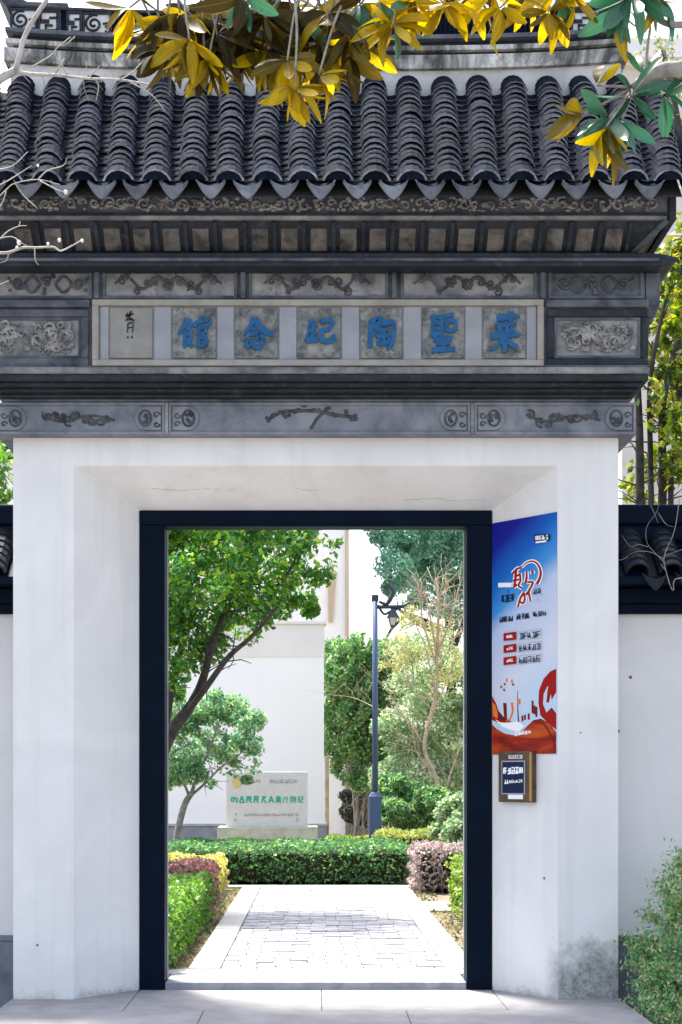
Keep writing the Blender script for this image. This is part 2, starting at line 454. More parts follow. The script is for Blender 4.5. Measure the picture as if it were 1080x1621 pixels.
# path: pavers in running bond
PX0, PX1 = -0.96, 1.22
PY0, PY1 = 1.19, 9.55
pth = MB(); pth.box(PX0, PX1, PY0, PY1, -0.05, 0.028)
path = struct('path', pth, M['joint'])
pw, pd, g = 0.27, 0.125, 0.007
ix0, ix1 = PX0+0.239, PX1-0.239
pm = {}
def paver_mesh(w):
    k = round(w, 3)
    if k not in pm:
        mb = MB(); hw = w/2-0.0015; hd = pd/2-g/2; c = 0.004
        mb.frust((-hw, hw, -hd, hd, -0.03), (-hw, hw, -hd, hd, 0.018)); 
        mb2 = MB(); mb2.frust((-hw, hw, -hd, hd, 0.0), (-hw+c, hw-c, -hd+c, hd-c, 0.022))
        pm[k] = mb2.mesh('paver', M['paver'])
    return pm[k]
y = PY0+pd/2; ri = 0; npv = 0; far = MB()
while y < PY1:
    x = ix0 - (pw/2 if ri % 2 else 0) + rnd.uniform(-.02, .02)
    while x < ix1-0.01:
        a, c = max(x, ix0), min(x+pw, ix1)
        if c-a > 0.04:
            zq = 0.03+rnd.uniform(-.005, .004)
            if npv < 300:
                o = bpy.data.objects.new('paver', paver_mesh(c-a))
                o.location = ((a+c)/2, y, zq)
                o.rotation_euler = (rnd.gauss(0, 0.012), rnd.gauss(0, 0.008), rnd.gauss(0, 0.008))
                link(o, path); npv += 1
            else:
                hw = (c-a)/2-0.0015; hd = pd/2-g/2; xc = (a+c)/2
                far.frust((xc-hw, xc+hw, y-hd, y+hd, zq), (xc-hw+.004, xc+hw-.004, y-hd+.004, y+hd-.004, zq+0.022))
        x += pw
    y += pd; ri += 1
far.build('far_pavers', M['paver'], path)['kind'] = 'stuff'
for side in (0, 1):
    y = PY0
    while y < PY1-0.05:
        L = min(rnd.uniform(0.9, 1.2), PY1-y)
        mb = MB()
        if side == 0: mb.box(PX0, PX0+0.235, y+0.003, y+L-0.003, -0.04, 0.058+rnd.uniform(-0.002, 0.002))
        else: mb.box(PX1-0.235, PX1, y+0.003, y+L-0.003, -0.04, 0.058+rnd.uniform(-0.002, 0.002))
        mb.build('kerb_stone', M['kerb'], path, 0.006)
        y += L
# cross strip at the far end and a little branch path to the right
mb = MB(); mb.box(-1.3, 1.9, 9.56, 9.9, -0.05, 0.056)
cs = struct('cross_path', mb, M['kerb'], 0.006)
mb = MB(); mb.box(1.225, 2.6, 6.15, 7.3, -0.05, 0.05)
struct('branch_path', mb, M['kerb'], 0.006)

# ------------------------------------------------------------------ gatehouse
GT = 0.80            # thickness
gate = thing('gatehouse', (0, 0.4, 0), 'white plastered gatehouse with dark tiled roof and carved grey brick frieze over its doorway', 'gatehouse')
W = MB()
xo, zt = 2.04, 5.25
A = dict(x=1.63, z=3.598); Bk = dict(x=1.243, z=3.378)
vs = [(-xo,0,0),(-A['x'],0,0),(-A['x'],0,A['z']),(A['x'],0,A['z']),(A['x'],0,0),(xo,0,0),(xo,0,zt),(-xo,0,zt),          # 0-7 front
      (-Bk['x'],.46,0),(-Bk['x'],.46,Bk['z']),(Bk['x'],.46,Bk['z']),(Bk['x'],.46,0),                                        # 8-11
      (-Bk['x'],GT,0),(-Bk['x'],GT,Bk['z']),(Bk['x'],GT,Bk['z']),(Bk['x'],GT,0),                                            # 12-15
      (-xo,GT,0),(xo,GT,0),(xo,GT,zt),(-xo,GT,zt)]                                                                          # 16-19
fs = [(0,1,2,7),(2,3,6,7),(4,5,6,3),(1,8,9,2),(2,9,10,3),(3,10,11,4),(8,12,13,9),(9,13,14,10),(10,14,15,11),
      (12,16,19,13),(13,19,18,14),(14,18,17,15),(0,7,19,16),(5,17,18,6),(7,6,18,19)]
W.add(vs, fs)
W.build('wall', M['plaster'], gate, 0.008)

def soffit(px, t): # t 0 front .. 1 back
    return (PX(px, 10+0.46*t), 0.46*t, A['z']+(Bk['z']-A['z'])*t-0.0012)
M['crack'] = mat_flat('hairline_crack', (0.36, 0.31, 0.26), 0.9, 0.1)
for q in ([(240, .5), (290, .54), (330, .5), (380, .55)], [(640, .76), (690, .72), (720, .77), (770, .74)], [(470, .5), (500, .53), (530, .5)]):
    mb = MB(); limb(mb, [soffit(a, t_) for a, t_ in q], 0.0012, 0.0006, n=7, seg=4, wob=0.004); mb.build('crack', M['crack'], gate)
# door frame
df = MB(); df.box(-1.24, -1.064, 0.452, 0.66, 0.0, 3.275); df.build('door_post', M['navy'], gate, 0.006)
df = MB(); df.box(1.064, 1.24, 0.452, 0.66, 0.0, 3.275); df.build('door_post', M['navy'], gate, 0.006)
df = MB(); df.box(-1.24, 1.24, 0.45, 0.66, 3.277, 3.376); hd = df.build('door_header', M['navy'], gate, 0.004)
df = MB(); df.box(-1.063, 1.063, 0.452, 0.60, 3.264, 3.276); df.build('header_strip', M['navy'], hd)
for s in (-1, 1):
    df = MB(); x = s*1.061; df.box(x-0.0025, x+0.0025, 0.60, 0.655, 0.054, 3.262); df.build('door_stop', M['step'], gate)

def molding(name, hw, p, z0, z1, mat, bev=0.006):
    mb = MB(); mb.box(-hw, hw, -p, GT+p, z0, z1); return mb.build(name, mat, gate, bev)

# --- relief generators, drawn on plane y = yp (towards viewer is -y)
def spiral(cx, cz, r, turns, d, a0, yp, n=16):
    pts = []
    for i in range(n+1):
        t = i/n; rr = r*(1-0.82*t); a = a0 + d*2*math.pi*turns*t
        pts.append((cx+rr*math.cos(a), yp, cz+rr*math.sin(a)))
    return pts
def rel_vine(mb, cx, cz, w, h, yp, rg, waves=3, r=0.008):
    """central flower with trailing scrolls either side"""
    for s in (-1, 1):
        pts = []; n = 26
        for i in range(n+1):
            t = i/n
            pts.append((cx+s*(0.03+t*(w/2-0.03)), yp, cz + h*0.30*math.sin(t*math.pi*waves+0.6)*(1-0.3*t) + h*0.16*t))
        mb.tube(pts, [r*(1.25-0.7*i/n) for i in range(n+1)], 5)
        for k in range(5):
            t = 0.16+0.17*k+rg.uniform(-0.03, 0.03)
            i = int(t*n); q = pts[i]
            sg = 1 if k % 2 else -1
            rr = h*rg.uniform(0.13, 0.2)
            mb.tube(spiral(q[0]+s*rr*0.3, q[2]+sg*rr, rr, 1.2, s*sg, -sg*math.pi/2, yp), [r*(0.9-0.5*j/16) for j in range(17)], 5)
            for l in range(2):
                mb.blob((q[0]+rg.uniform(-.02, .02), yp, q[2]+rg.uniform(-.02, .02)), (rg.uniform(.008, .016), 0.008, rg.uniform(.005, .01)), 5, 3)
    for k in range(7):
        a = 2*math.pi*k/7
        mb.blob((cx+math.cos(a)*h*0.17, yp, cz+math.sin(a)*h*0.17), (h*0.1, 0.012, h*0.1), 6, 4)
    mb.blob((cx, yp-0.006, cz), (h*0.1, 0.014, h*0.1), 7, 4)
def rel_cloud(mb, x0, x1, z0, z1, yp, rg, n=26, r=0.011):
    """dense scrolls filling a rectangle"""
    w, h = x1-x0, z1-z0
    for k in range(n):
        cx = x0+w*rg.uniform(0.09, 0.91); cz = z0+h*rg.uniform(0.12, 0.88)
        rr = h*rg.uniform(0.09, 0.22)
        rr = min(rr, cx-x0, x1-cx, cz-z0, z1-cz)
        mb.tube(spiral(cx, cz, rr, rg.uniform(0.8, 1.5), rg.choice((-1, 1)), rg.uniform(0, 6.28), yp-rg.uniform(0, 0.008)),
                [r*(1.0-0.45*j/16) for j in range(17)], 5)
    for k in range(n):
        cx = x0+w*rg.uniform(0.06, 0.94); cz = z0+h*rg.uniform(0.1, 0.9)
        mb.blob((cx, yp, cz), (rg.uniform(.012, .035), rg.uniform(.008, .018), rg.uniform(.008, .02)), 7, 4)
    pts = [(x0+w*t, yp-0.006, z0+h*(0.5+0.28*math.sin(t*7+rg.uniform(-.2, .2)))) for t in [i/14 for i in range(1, 14)]]
    mb.tube(smooth_path(pts, 3), 0.014, 6)
def rel_ogee(mb, cx, cz, w, h, yp, rg, r=0.006):
    """knotted ribbon: two almond loops beside a flower"""
    for s in (-1, 1):
        for sg in (-1, 1):
            pts = [(cx+s*(0.05+w*0.2*t), yp, cz+sg*h*0.34*math.sin(math.pi*t)) for t in [i/10 for i in range(11)]]
            mb.tube(pts, r, 5)
        mb.tube(spiral(cx+s*w*0.36, cz+h*0.05, h*0.28, 1.3, s, 3.0 if s > 0 else 0, yp), r, 5)
        mb.tube([(cx+s*w*0.40, yp, cz), (cx+s*w*0.45, yp, cz+h*0.08), (cx+s*w*0.48, yp, cz+h*0.3)], r, 5)
        mb.blob((cx+s*w*0.46, yp, cz-h*0.24), (0.012, 0.008, 0.012), 6, 4)
    for k in range(8):
        mb.blob((cx+rg.uniform(-.035, .035), yp, cz+rg.uniform(-.38, .38)*h), (rg.uniform(.012, .022), .012, rg.uniform(.012, .02)), 6, 4)

def frame_bars(mb, x0, x1, z0, z1, w, y0, y1):
    mb.box(x0, x1, y0, y1, z1-w, z1); mb.box(x0, x1, y0, y1, z0, z0+w)
    mb.box(x0, x0+w, y0, y1, z0+w, z1-w); mb.box(x1-w, x1, y0, y1, z0+w, z1-w)

# --- L1 lintel beam with three sunk panels
D1 = 9.90
beam_z0, beam_z1 = PZ(688, D1), PZ(636, D1)
beam = molding('lintel_beam', 2.14, 0.085, beam_z0, beam_z1, M['beam'])
rg = random.Random(3)
yb = -0.085
panels1 = [(-8, 262), (266, 746), (750, 1008)]
for k, (a, b_) in enumerate(panels1):
    x0, x1 = PX(a, D1), PX(b_, D1)
    mb = MB(); frame_bars(mb, x0+0.004, x1-0.004, beam_z0+0.003, beam_z1-0.003, 0.018, yb-0.016, yb+0.001)
    mb.build('panel_frame', M['beam'], beam, 0.004)
    zc = (beam_z0+beam_z1)/2; hh = (beam_z1-beam_z0)
    # end medallions
    for s in (-1, 1):
        ex = x0+0.03 if s < 0 else x1-0.03
        pts = []
        L = 0.17
        for i in range(9):
            an = -math.pi/2+math.pi*i/8
            pts.append((L*0.62+math.cos(an)*hh*0.33, math.sin(an)*hh*0.36))
        pts = [(0, -hh*0.36)] + pts + [(0, hh*0.36)]
        pts = [(ex - s*p[0], zc+p[1]) for p in pts]
        mb = MB(); mb.prism(pts, yb-0.014, yb+0.002)
        md = mb.build('medallion', M['beam'], beam, 0.004)
        mb = MB()
        cxm = ex-s*L*0.62
        mb.tube([(cxm+math.cos(t)*hh*0.2*0.9, yb-0.014, zc+math.sin(t)*hh*0.24) for t in [i*2*math.pi/14 for i in range(15)]], 0.008, 5)
        for q in range(7):
            mb.blob((cxm+rg.uniform(-.02, .02), yb-0.014, zc+rg.uniform(-.03, .03)), (.014, .01, .012), 6, 4)
        mb.tube(spiral(ex-s*0.03, zc+0.02, 0.025, 1, s, 0, yb-0.014), 0.006, 5)
        mb.tube(spiral(ex-s*0.03, zc-0.04, 0.022, 1, -s, 0, yb-0.014), 0.006, 5)
        mb.build('relief', M['relief'], beam)
    mb = MB()
    cx = (x0+x1)/2
    if k == 1:   # plum branch
        cx = PX(500, D1)
        zz = lambda p: PZ(p, D1)
        xx = lambda p: PX(p, D1)
        br = [(424, 664), (445, 652), (470, 650), (500, 650), (530, 656), (562, 660)]
        mb.tube(smooth_path([(xx(a), yb-0.002, zz(c)) for a, c in br], 4), 0.011, 6)
        mb.tube([(xx(512), yb-0.002, zz(652)), (xx(502), yb-0.002, zz(662)), (xx(492), yb-0.002, zz(678))], 0.01, 6)
        for (a, c) in br + [(455, 660), (484, 644), (520, 648), (548, 652), (436, 656), (556, 664)]:
            for q in range(3):
                mb.blob((xx(a)+rg.uniform(-.02, .02), yb-0.003, zz(c)+rg.uniform(-.015, .015)), (.014, .012, .012), 6, 4)
    else:
        cx = PX(122 if k == 0 else 892, D1)
        for q in range(9):
            ux = cx+(q-4)*0.052+rg.uniform(-.012, .012)
            uz = zc+rg.uniform(-.03, .025)
            mb.tube(spiral(ux, uz, rg.uniform(.025, .04), 1.1, rg.choice((-1, 1)), rg.uniform(0, 6), yb-0.002), 0.0075, 5)
            mb.blob((ux+rg.uniform(-.02, .02), yb-0.002, uz+rg.uniform(-.02, .02)), (.02, .012, .012), 6, 4)
        mb.tube(smooth_path([(cx-0.24, yb-0.002, zc+0.02), (cx-0.1, yb-.002, zc-0.02), (cx+.08, yb-.002, zc+.02), (cx+.25, yb-.002, zc-.01)], 5), 0.008, 5)
    mb.build('relief', M['relief'], beam)
# little light strips between the beam panels
for a in (264, 748):
    mb = MB(); x = PX(a, D1); mb.box(x-0.011, x+0.011, yb-0.02, yb, beam_z0+0.006, beam_z1-0.006)
    mb.build('divider', M['brick_pale'], beam, 0.002)

# --- L2 cove steps
z = beam_z1
prof = [(-0.07, z-0.002), (-0.12, z+0.012), (-0.125, z+0.035), (-0.15, z+0.04), (-0.17, z+0.055), (-0.20, z+0.06), (-0.23, z+0.085), (-0.28, z+0.105)]
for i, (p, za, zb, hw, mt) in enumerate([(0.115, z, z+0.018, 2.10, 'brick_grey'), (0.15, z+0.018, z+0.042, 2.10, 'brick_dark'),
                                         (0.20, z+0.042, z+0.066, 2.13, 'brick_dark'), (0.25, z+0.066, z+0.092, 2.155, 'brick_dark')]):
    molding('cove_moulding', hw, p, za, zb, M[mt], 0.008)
# --- L3 light moulding
D3 = 9.70
l3a, l3b = z+0.092, PZ(580, D3)
lm = (l3a+l3b)/2
molding('ledge_moulding', 2.18, 0.285, l3a, lm, M['brick_dark'], 0.008)
molding('ledge_moulding', 2.185, 0.30, lm, l3b, M['brick_pale'], 0.012)
mb = MB(); mb.box(-2.175, 2.175, -0.275, GT+0.27, l3b, l3b+0.018); mb.build('ledge_moulding', M['brick_grey'], gate, 0.004)
# --- L4 frieze wall
D4 = 9.75
yf = -0.25
frieze = molding('frieze', 2.165, 0.25, l3b+0.018, 4.88, M['brick_grey'])
def zz4(p): return PZ(p, D4)
def xx4(p): return PX(p, D4)
rg = random.Random(11)
for k, (a, b_) in enumerate([(-18, 146), (163, 376), (394, 615), (634, 850), (868, 1018)]):
    x0, x1, z0, z1 = xx4(a), xx4(b_), zz4(474), zz4(428)
    mb = MB(); mb.box(x0+0.012, x1-0.012, yf-0.004, yf+0.002, z0+0.012, z1-0.012)
    pn = mb.build('carved_panel', M['brick_pale'] if k != 4 else M['brick_grey'], gate)
    mb = MB(); frame_bars(mb, x0, x1, z0, z1, 0.02, yf-0.02, yf+0.002); mb.build('panel_frame', M['brick_grey'], pn, 0.004)
    mb = MB(); cx = (x0+x1)/2; cz = (z0+z1)/2; h = z1-z0-0.04
    if k in (0, 4):
        cx = xx4(76 if k == 0 else 940)
        rel_ogee(mb, cx, cz, 0.54, h, yf-0.009, rg, r=0.009)
    else:
        cx = xx4({1: 266, 2: 502, 3: 740}[k])
        rel_vine(mb, cx, cz, 0.70, h, yf-0.009, rg, r=0.0095)
    mb.build('relief', M['relief'], pn)
for a in (154, 385, 624, 859):
    mb = MB(); x = xx4(a); mb.box(x-0.016, x+0.016, yf-0.03, yf, zz4(474), zz4(427)); mb.build('divider', M['brick_grey'], gate, 0.006)
# middle strip under the top panels on the sides
for (a, b_) in ((-22, 143), (864, 1026)):
    mb = MB(); mb.box(xx4(a), xx4(b_), yf-0.035, yf, zz4(488), zz4(476)); mb.build('moulding', M['brick_grey'], gate, 0.008)
# big side panels
for k, (a, b_) in enumerate(((-24, 141), (865, 1026))):
    x0, x1, z0, z1 = xx4(a), xx4(b_), zz4(580), zz4(491)
    mb = MB(); mb.box(x0+0.05, x1-0.05, yf-0.004, yf+0.002, z0+0.05, z1-0.05)
    pn = mb.build('carved_panel', M['brick_pale'], gate)
    mb = MB(); frame_bars(mb, x0, x1, z0, z1, 0.05, yf-0.028, yf+0.002); mb.build('panel_frame', M['brick_dark'] if k else M['brick_grey'], pn, 0.01)
    mb = MB(); frame_bars(mb, x0+0.05, x1-0.05, z0+0.05, z1-0.05, 0.018, yf-0.014, yf+0.002); mb.build('panel_frame', M['brick_grey'], pn, 0.004)
    mb = MB(); rel_cloud(mb, x0+0.072, x1-0.072, z0+0.07, z1-0.07, yf-0.008, rg, 30); mb.build('relief', M['relief_pale'], pn)
# name board with frame, spacers and plaques
bx0, bx1, bz0, bz1 = xx4(147), xx4(860), zz4(581), zz4(476)
mb = MB(); mb.box(bx0+0.03, bx1-0.03, yf-0.006, yf+0.002, bz0+0.03, bz1-0.03); board = mb.build('name_board', M['strip'], gate)
for (x0, x1, z0, z1) in ((bx0, bx1, bz1-0.04, bz1), (bx0, bx1, bz0, bz0+0.04), (bx0, bx0+0.042, bz0+0.04, bz1-0.04), (bx1-0.042, bx1, bz0+0.04, bz1-0.04)):
    mb = MB(); mb.box(x0, x1, yf-0.034, yf, z0, z1); mb.build('frame_bar', M['board'], board, 0.005)
for (a, b_) in ((159, 173), (244, 272), (344, 371), (442, 470), (541, 569), (638, 667), (736, 763), (833, 849)):
    mb = MB(); mb.box(xx4(a)+0.002, xx4(b_)-0.002, yf-0.016, yf-0.004, bz0+0.042, bz1-0.042); mb.build('spacer_strip', M['strip'], board, 0.002)

# lettering strokes: tapered ribbons, x right, y down in a unit square
def ribbon(mb, pts, w0, w1, y0, y1, fx, fz, n=4, mid=None):
    p = [Vector((a, b_, 0)) for a, b_ in pts]
    p = smooth_path(p, n)
    L = []; Rr = []; m = len(p)-1
    for i, q in enumerate(p):
        t = (p[min(i+1, m)]-p[max(i-1, 0)]); t.normalize() if t.length > 0 else None
        nx, ny = -t.y, t.x
        f = i/m
        w = w0+(w1-w0)*f
        if mid: w = w0*(1-f)**2+2*mid*f*(1-f)+w1*f*f
        L.append((q.x+nx*w/2, q.y+ny*w/2)); Rr.append((q.x-nx*w/2, q.y-ny*w/2))
    vs = []; fs = []
    for (a, b_) in zip(L, Rr):
        for (u, v) in (a, b_):
            vs.append((fx(u), y0, fz(v))); vs.append((fx(u), y1, fz(v)))
    # order per i: L0,L1,R0,R1
    for i in range(m):
        b = i*4; c = b+4
        fs += [(b, b+2, c+2, c), (b+1, c+1, c+3, b+3), (b, c, c+1, b+1), (b+2, b+3, c+3, c+2)]
    fs += [(0, 1, 3, 2), (m*4, m*4+2, m*4+3, m*4+1)]
    mb.add(vs, fs)
CH = {}
CH['guan'] = [([(.34,.22),(.26,.38),(.13,.54)],.10,.05), ([(.36,.24),(.44,.34),(.50,.38)],.08,.03), ([(.30,.42),(.42,.42)],.06,.06),
  ([(.29,.48),(.28,.74)],.07,.07), ([(.42,.42),(.41,.66)],.06,.06), ([(.29,.54),(.41,.54)],.05,.05), ([(.24,.78),(.36,.70),(.44,.64)],.08,.04), ([(.34,.66),(.46,.78)],.05,.07),
  ([(.66,.18),(.69,.26)],.09,.06), ([(.54,.30),(.53,.40)],.08,.05), ([(.54,.30),(.70,.28),(.87,.26),(.82,.38)],.07,.06),
  ([(.60,.40),(.59,.78)],.08,.08), ([(.60,.42),(.76,.40),(.75,.52)],.07,.06), ([(.60,.53),(.75,.52)],.05,.05), ([(.60,.62),(.78,.60),(.76,.76)],.07,.07), ([(.59,.77),(.76,.76)],.07,.07)]
CH['nian'] = [([(.44,.22),(.36,.36),(.20,.54)],.11,.05), ([(.44,.22),(.58,.38),(.76,.50),(.90,.52)],.11,.09), ([(.36,.44),(.50,.43)],.06,.06),
  ([(.32,.54),(.58,.52),(.50,.62)],.08,.05), ([(.30,.62),(.26,.72)],.08,.06), ([(.36,.64),(.42,.76),(.58,.78),(.66,.66)],.08,.10), ([(.48,.58),(.54,.66)],.08,.06), ([(.60,.54),(.68,.64)],.08,.07), ([(.22,.72),(.34,.80)],.08,.06)]
CH['ji'] = [([(.38,.24),(.26,.40),(.38,.40)],.09,.06), ([(.42,.34),(.24,.54),(.44,.50)],.08,.06), ([(.34,.50),(.33,.70)],.08,.08), ([(.20,.66),(.46,.64)],.10,.08), ([(.22,.56),(.18,.68)],.06,.06),
  ([(.54,.28),(.76,.26),(.80,.34),(.70,.46)],.08,.07), ([(.56,.46),(.72,.44)],.07,.06), ([(.56,.44),(.54,.62),(.64,.68),(.82,.66),(.84,.54)],.09,.07)]
CH['tao'] = [([(.26,.26),(.24,.50),(.22,.80)],.11,.09), ([(.28,.26),(.44,.24),(.36,.40),(.46,.50),(.34,.58)],.09,.06), ([(.52,.20),(.46,.36),(.36,.46)],.10,.05),
  ([(.52,.32),(.78,.30),(.80,.50),(.74,.76),(.62,.82)],.10,.07), ([(.50,.42),(.44,.50)],.07,.05), ([(.48,.46),(.68,.44)],.07,.06), ([(.42,.58),(.70,.56)],.07,.07), ([(.56,.46),(.56,.70)],.08,.07), ([(.44,.62),(.44,.72),(.68,.70)],.07,.07), ([(.68,.60),(.68,.72)],.06,.06)]
CH['sheng'] = [([(.18,.20),(.52,.18),(.74,.14)],.08,.06), ([(.26,.20),(.25,.54)],.08,.08), ([(.46,.20),(.45,.58)],.08,.08), ([(.26,.32),(.45,.32)],.06,.06), ([(.26,.42),(.45,.42)],.06,.06), ([(.18,.56),(.50,.52)],.07,.06),
  ([(.58,.28),(.58,.48)],.08,.07), ([(.58,.28),(.78,.28),(.76,.46),(.58,.46)],.08,.06), ([(.26,.64),(.70,.62)],.08,.08), ([(.32,.72),(.66,.71)],.07,.07), ([(.50,.62),(.50,.84)],.10,.09), ([(.22,.86),(.50,.84),(.78,.84)],.10,.08)]
CH['ye'] = [([(.32,.22),(.60,.20),(.86,.16)],.09,.06), ([(.44,.12),(.46,.28)],.09,.07), ([(.66,.08),(.62,.28)],.10,.06), ([(.28,.36),(.54,.34),(.78,.33)],.08,.07), ([(.40,.30),(.40,.50),(.70,.48)],.08,.07), ([(.56,.30),(.56,.48)],.08,.07), ([(.68,.30),(.67,.48)],.07,.06),
  ([(.16,.58),(.44,.56),(.84,.54)],.11,.08), ([(.50,.50),(.50,.90)],.12,.08), ([(.48,.60),(.36,.74),(.18,.86)],.10,.04), ([(.52,.60),(.66,.74),(.80,.80)],.08,.09)]
pl_px = [(174, 243, None), (273, 343, 'guan'), (372, 441, 'nian'), (471, 540, 'ji'), (570, 637, 'tao'), (668, 735, 'sheng'), (764, 832, 'ye')]
for (a, b_, ch) in pl_px:
    x0, x1, z0, z1 = xx4(a)+0.004, xx4(b_)-0.004, zz4(568), zz4(489)
    mb = MB()
    yp = yf-0.022
    mb.box(x0, x1, yp, yf-0.004, z0, z1)
    pq = mb.build('plaque', M['plaque'] if ch else M['plaque_plain'], gate, 0.004)
    fx = lambda u: x0+(x1-x0)*u
    fz = lambda v: z1-(z1-z0)*v
    if ch:
        mb = MB(); rg2 = random.Random(a)
        # crumbling render around the character
        for q in range(34):
            e = rg2.choice((0, 1, 2, 3)); t = rg2.uniform(0.04, 0.96); d = abs(rg2.gauss(0.05, 0.06))+0.02
            u, v = ((t, d), (t, 1-d), (d, t), (1-d, t))[e]
            mb.blob((fx(u), yp, fz(v)), (rg2.uniform(.006, .02), .006, rg2.uniform(.005, .014)), 6, 4)
        mb.build('crust', M['plaque'], pq)['kind'] = 'stuff'
        mb = MB()
        for q, (pts, w0, w1) in enumerate(CH[ch]):
            ribbon(mb, pts, w0*1.25, w1*1.25, yp-0.012-0.0006*q, yp+0.001, fx, fz, 4)
        mb.build('character', M['char_blue'], pq)
    else:
        mb = MB()
        for pts, w in (([(.42,.10),(.38,.18)],.03), ([(.36,.16),(.46,.15),(.36,.26)],.03), ([(.50,.06),(.46,.2),(.58,.26)],.04), ([(.46,.14),(.56,.12)],.03), ([(.40,.24),(.54,.22)],.03),
                       ([(.42,.32),(.41,.50)],.03), ([(.42,.32),(.54,.30),(.53,.50)],.03), ([(.42,.40),(.53,.39)],.025), ([(.40,.58),(.44,.60)],.035), ([(.50,.57),(.54,.60)],.035)):
            ribbon(mb, pts, w*1.5, w, yp-0.003, yp+0.001, fx, fz, 3)
        mb.build('signature', M['ink'], pq)

# corner drop brackets beside the frieze
for s in (-1, 1):
    mb = MB()
    x0, x1 = s*2.168, s*2.262
    za, zb = zz4(500), zz4(424)
    mb.frust((min(s*2.18, s*2.235), max(s*2.18, s*2.235), -0.22, -0.10, za), (min(x0, x1), max(x0, x1), -0.25, -0.08, za+0.07))
    mb.frust((min(x0, x1), max(x0, x1), -0.25, -0.08, za+0.07), (min(x0, x1), max(x0, x1), -0.26, -0.07, zb+0.03))
    mb.blob((s*2.21, -0.17, za), (.03, .04, .035), 7, 5)
    mb.build('drop_bracket', M['brick_grey'], gate, 0.006)

# --- L5 dark overhanging moulding with pointed tips
D5 = 9.60
def zz5(p): return PZ(p, D5)
def xx5(p): return PX(p, D5)
tip = xx5(1076)
pts = []
zl, zh = zz5(421), zz5(399)
right = [(2.12, zl), (2.24, zl+0.002), (2.31, zl+0.02), (tip, zl+0.052), (2.27, zh-0.012), (2.16, zh), ]
pts = right + [(-x, q) for x, q in reversed(right)]
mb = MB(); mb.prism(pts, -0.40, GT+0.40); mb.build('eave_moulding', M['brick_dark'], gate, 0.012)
mb = MB(); mb.box(-2.22, 2.22, -0.418, -0.395, zl+0.03, zl+0.048); mb.build('eave_moulding', M['brick_grey'], gate, 0.004)

# --- L6 slanted band of square blocks with ribs between
za, zb = zh, PZ(347, 9.48)
pa, pb_ = 0.30, 0.50
ha, hb = 2.03, 2.235
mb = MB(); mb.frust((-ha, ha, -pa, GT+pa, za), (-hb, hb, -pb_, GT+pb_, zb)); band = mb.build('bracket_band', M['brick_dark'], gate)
sl = math.atan2(pb_-pa, zb-za)
def band_pt(x, t, out):   # t 0..1 up the band, out = outward
    y = -(pa+(pb_-pa)*t); zq = za+(zb-za)*t
    return (x, y-math.cos(sl)*out, zq-math.sin(sl)*out)
def slant_box(mb, x0, x1, t0, t1, out):
    vs = [band_pt(x0, t0, -0.01), band_pt(x1, t0, -0.01), band_pt(x1, t1, -0.01), band_pt(x0, t1, -0.01),
          band_pt(x0, t0, out), band_pt(x1, t0, out), band_pt(x1, t1, out), band_pt(x0, t1, out)]
    mb.add(vs, [(0,1,2,3),(4,7,6,5),(0,4,5,1),(1,5,6,2),(2,6,7,3),(3,7,4,0)])
pitch = 0.1905
n6 = 10
for k in range(-n6, n6+1):
    x = k*pitch+0.02
    if abs(x) < 2.02:
        mb = MB(); slant_box(mb, x-0.054, x+0.054, 0.2, 0.80, 0.014+rnd.uniform(-.003, .003)); mb.build('square_block', M['brick_brown'], band, 0.005)
    xr = x+pitch/2
    if abs(xr) < 2.06:
        mb = MB(); slant_box(mb, xr-0.014, xr+0.014, 0.02, 0.99, 0.022); mb.build('rib', M['brick_dark'], band, 0.004)
for s in (-1, 1):
    mb = MB()
    mb.tube([(s*(ha+0.012), -pa-0.012, za), (s*(hb+0.012), -pb_-0.012, zb)], 0.02, 6); mb.build('corner_rib', M['brick_grey'], band)

# --- L7 / L8 plank line, carved band
zc8 = zb
molding('plank', 2.245, 0.53, zc8, zc8+0.022, M['brick_pale'], 0.004)
mb = MB(); mb.box(-2.25, 2.25, -0.545, GT+0.54, zc8+0.022, zc8+0.036); mb.build('plank', M['brick_dark'], gate)
z8t = zc8+0.185
cb = molding('carved_band', 2.25, 0.525, zc8+0.036, z8t, M['brick_grey'], 0.006)
mb = MB(); rg = random.Random(5)
x = -2.15
while x < 2.15:
    rr = rg.uniform(.028, .048); cz = zc8+0.036+0.062+rg.uniform(-.015, .012)
    mb.tube(spiral(x, cz, rr, rg.uniform(.9, 1.6), rg.choice((-1, 1)), rg.uniform(0, 6.28), -0.53), [.012-.006*j/16 for j in range(17)], 5)
    for q in range(4):
        mb.blob((x+rg.uniform(-.05, .05), -0.527, cz+rg.uniform(-.05, .05)), (rg.uniform(.01, .026), .018, rg.uniform(.008, .02)), 6, 4)
    x += rg.uniform(0.06, 0.1)
mb.build('relief', M['relief_pale'], cb)
for s in (-1, 1):     # side boards that close the cornice
    mb = MB(); x0 = s*2.252; x1 = s*2.30; mb.box(min(x0, x1), max(x0, x1), -0.54, GT+0.54, zc8-0.01, z8t+0.02); mb.build('side_board', M['brick_dark'], gate, 0.006)

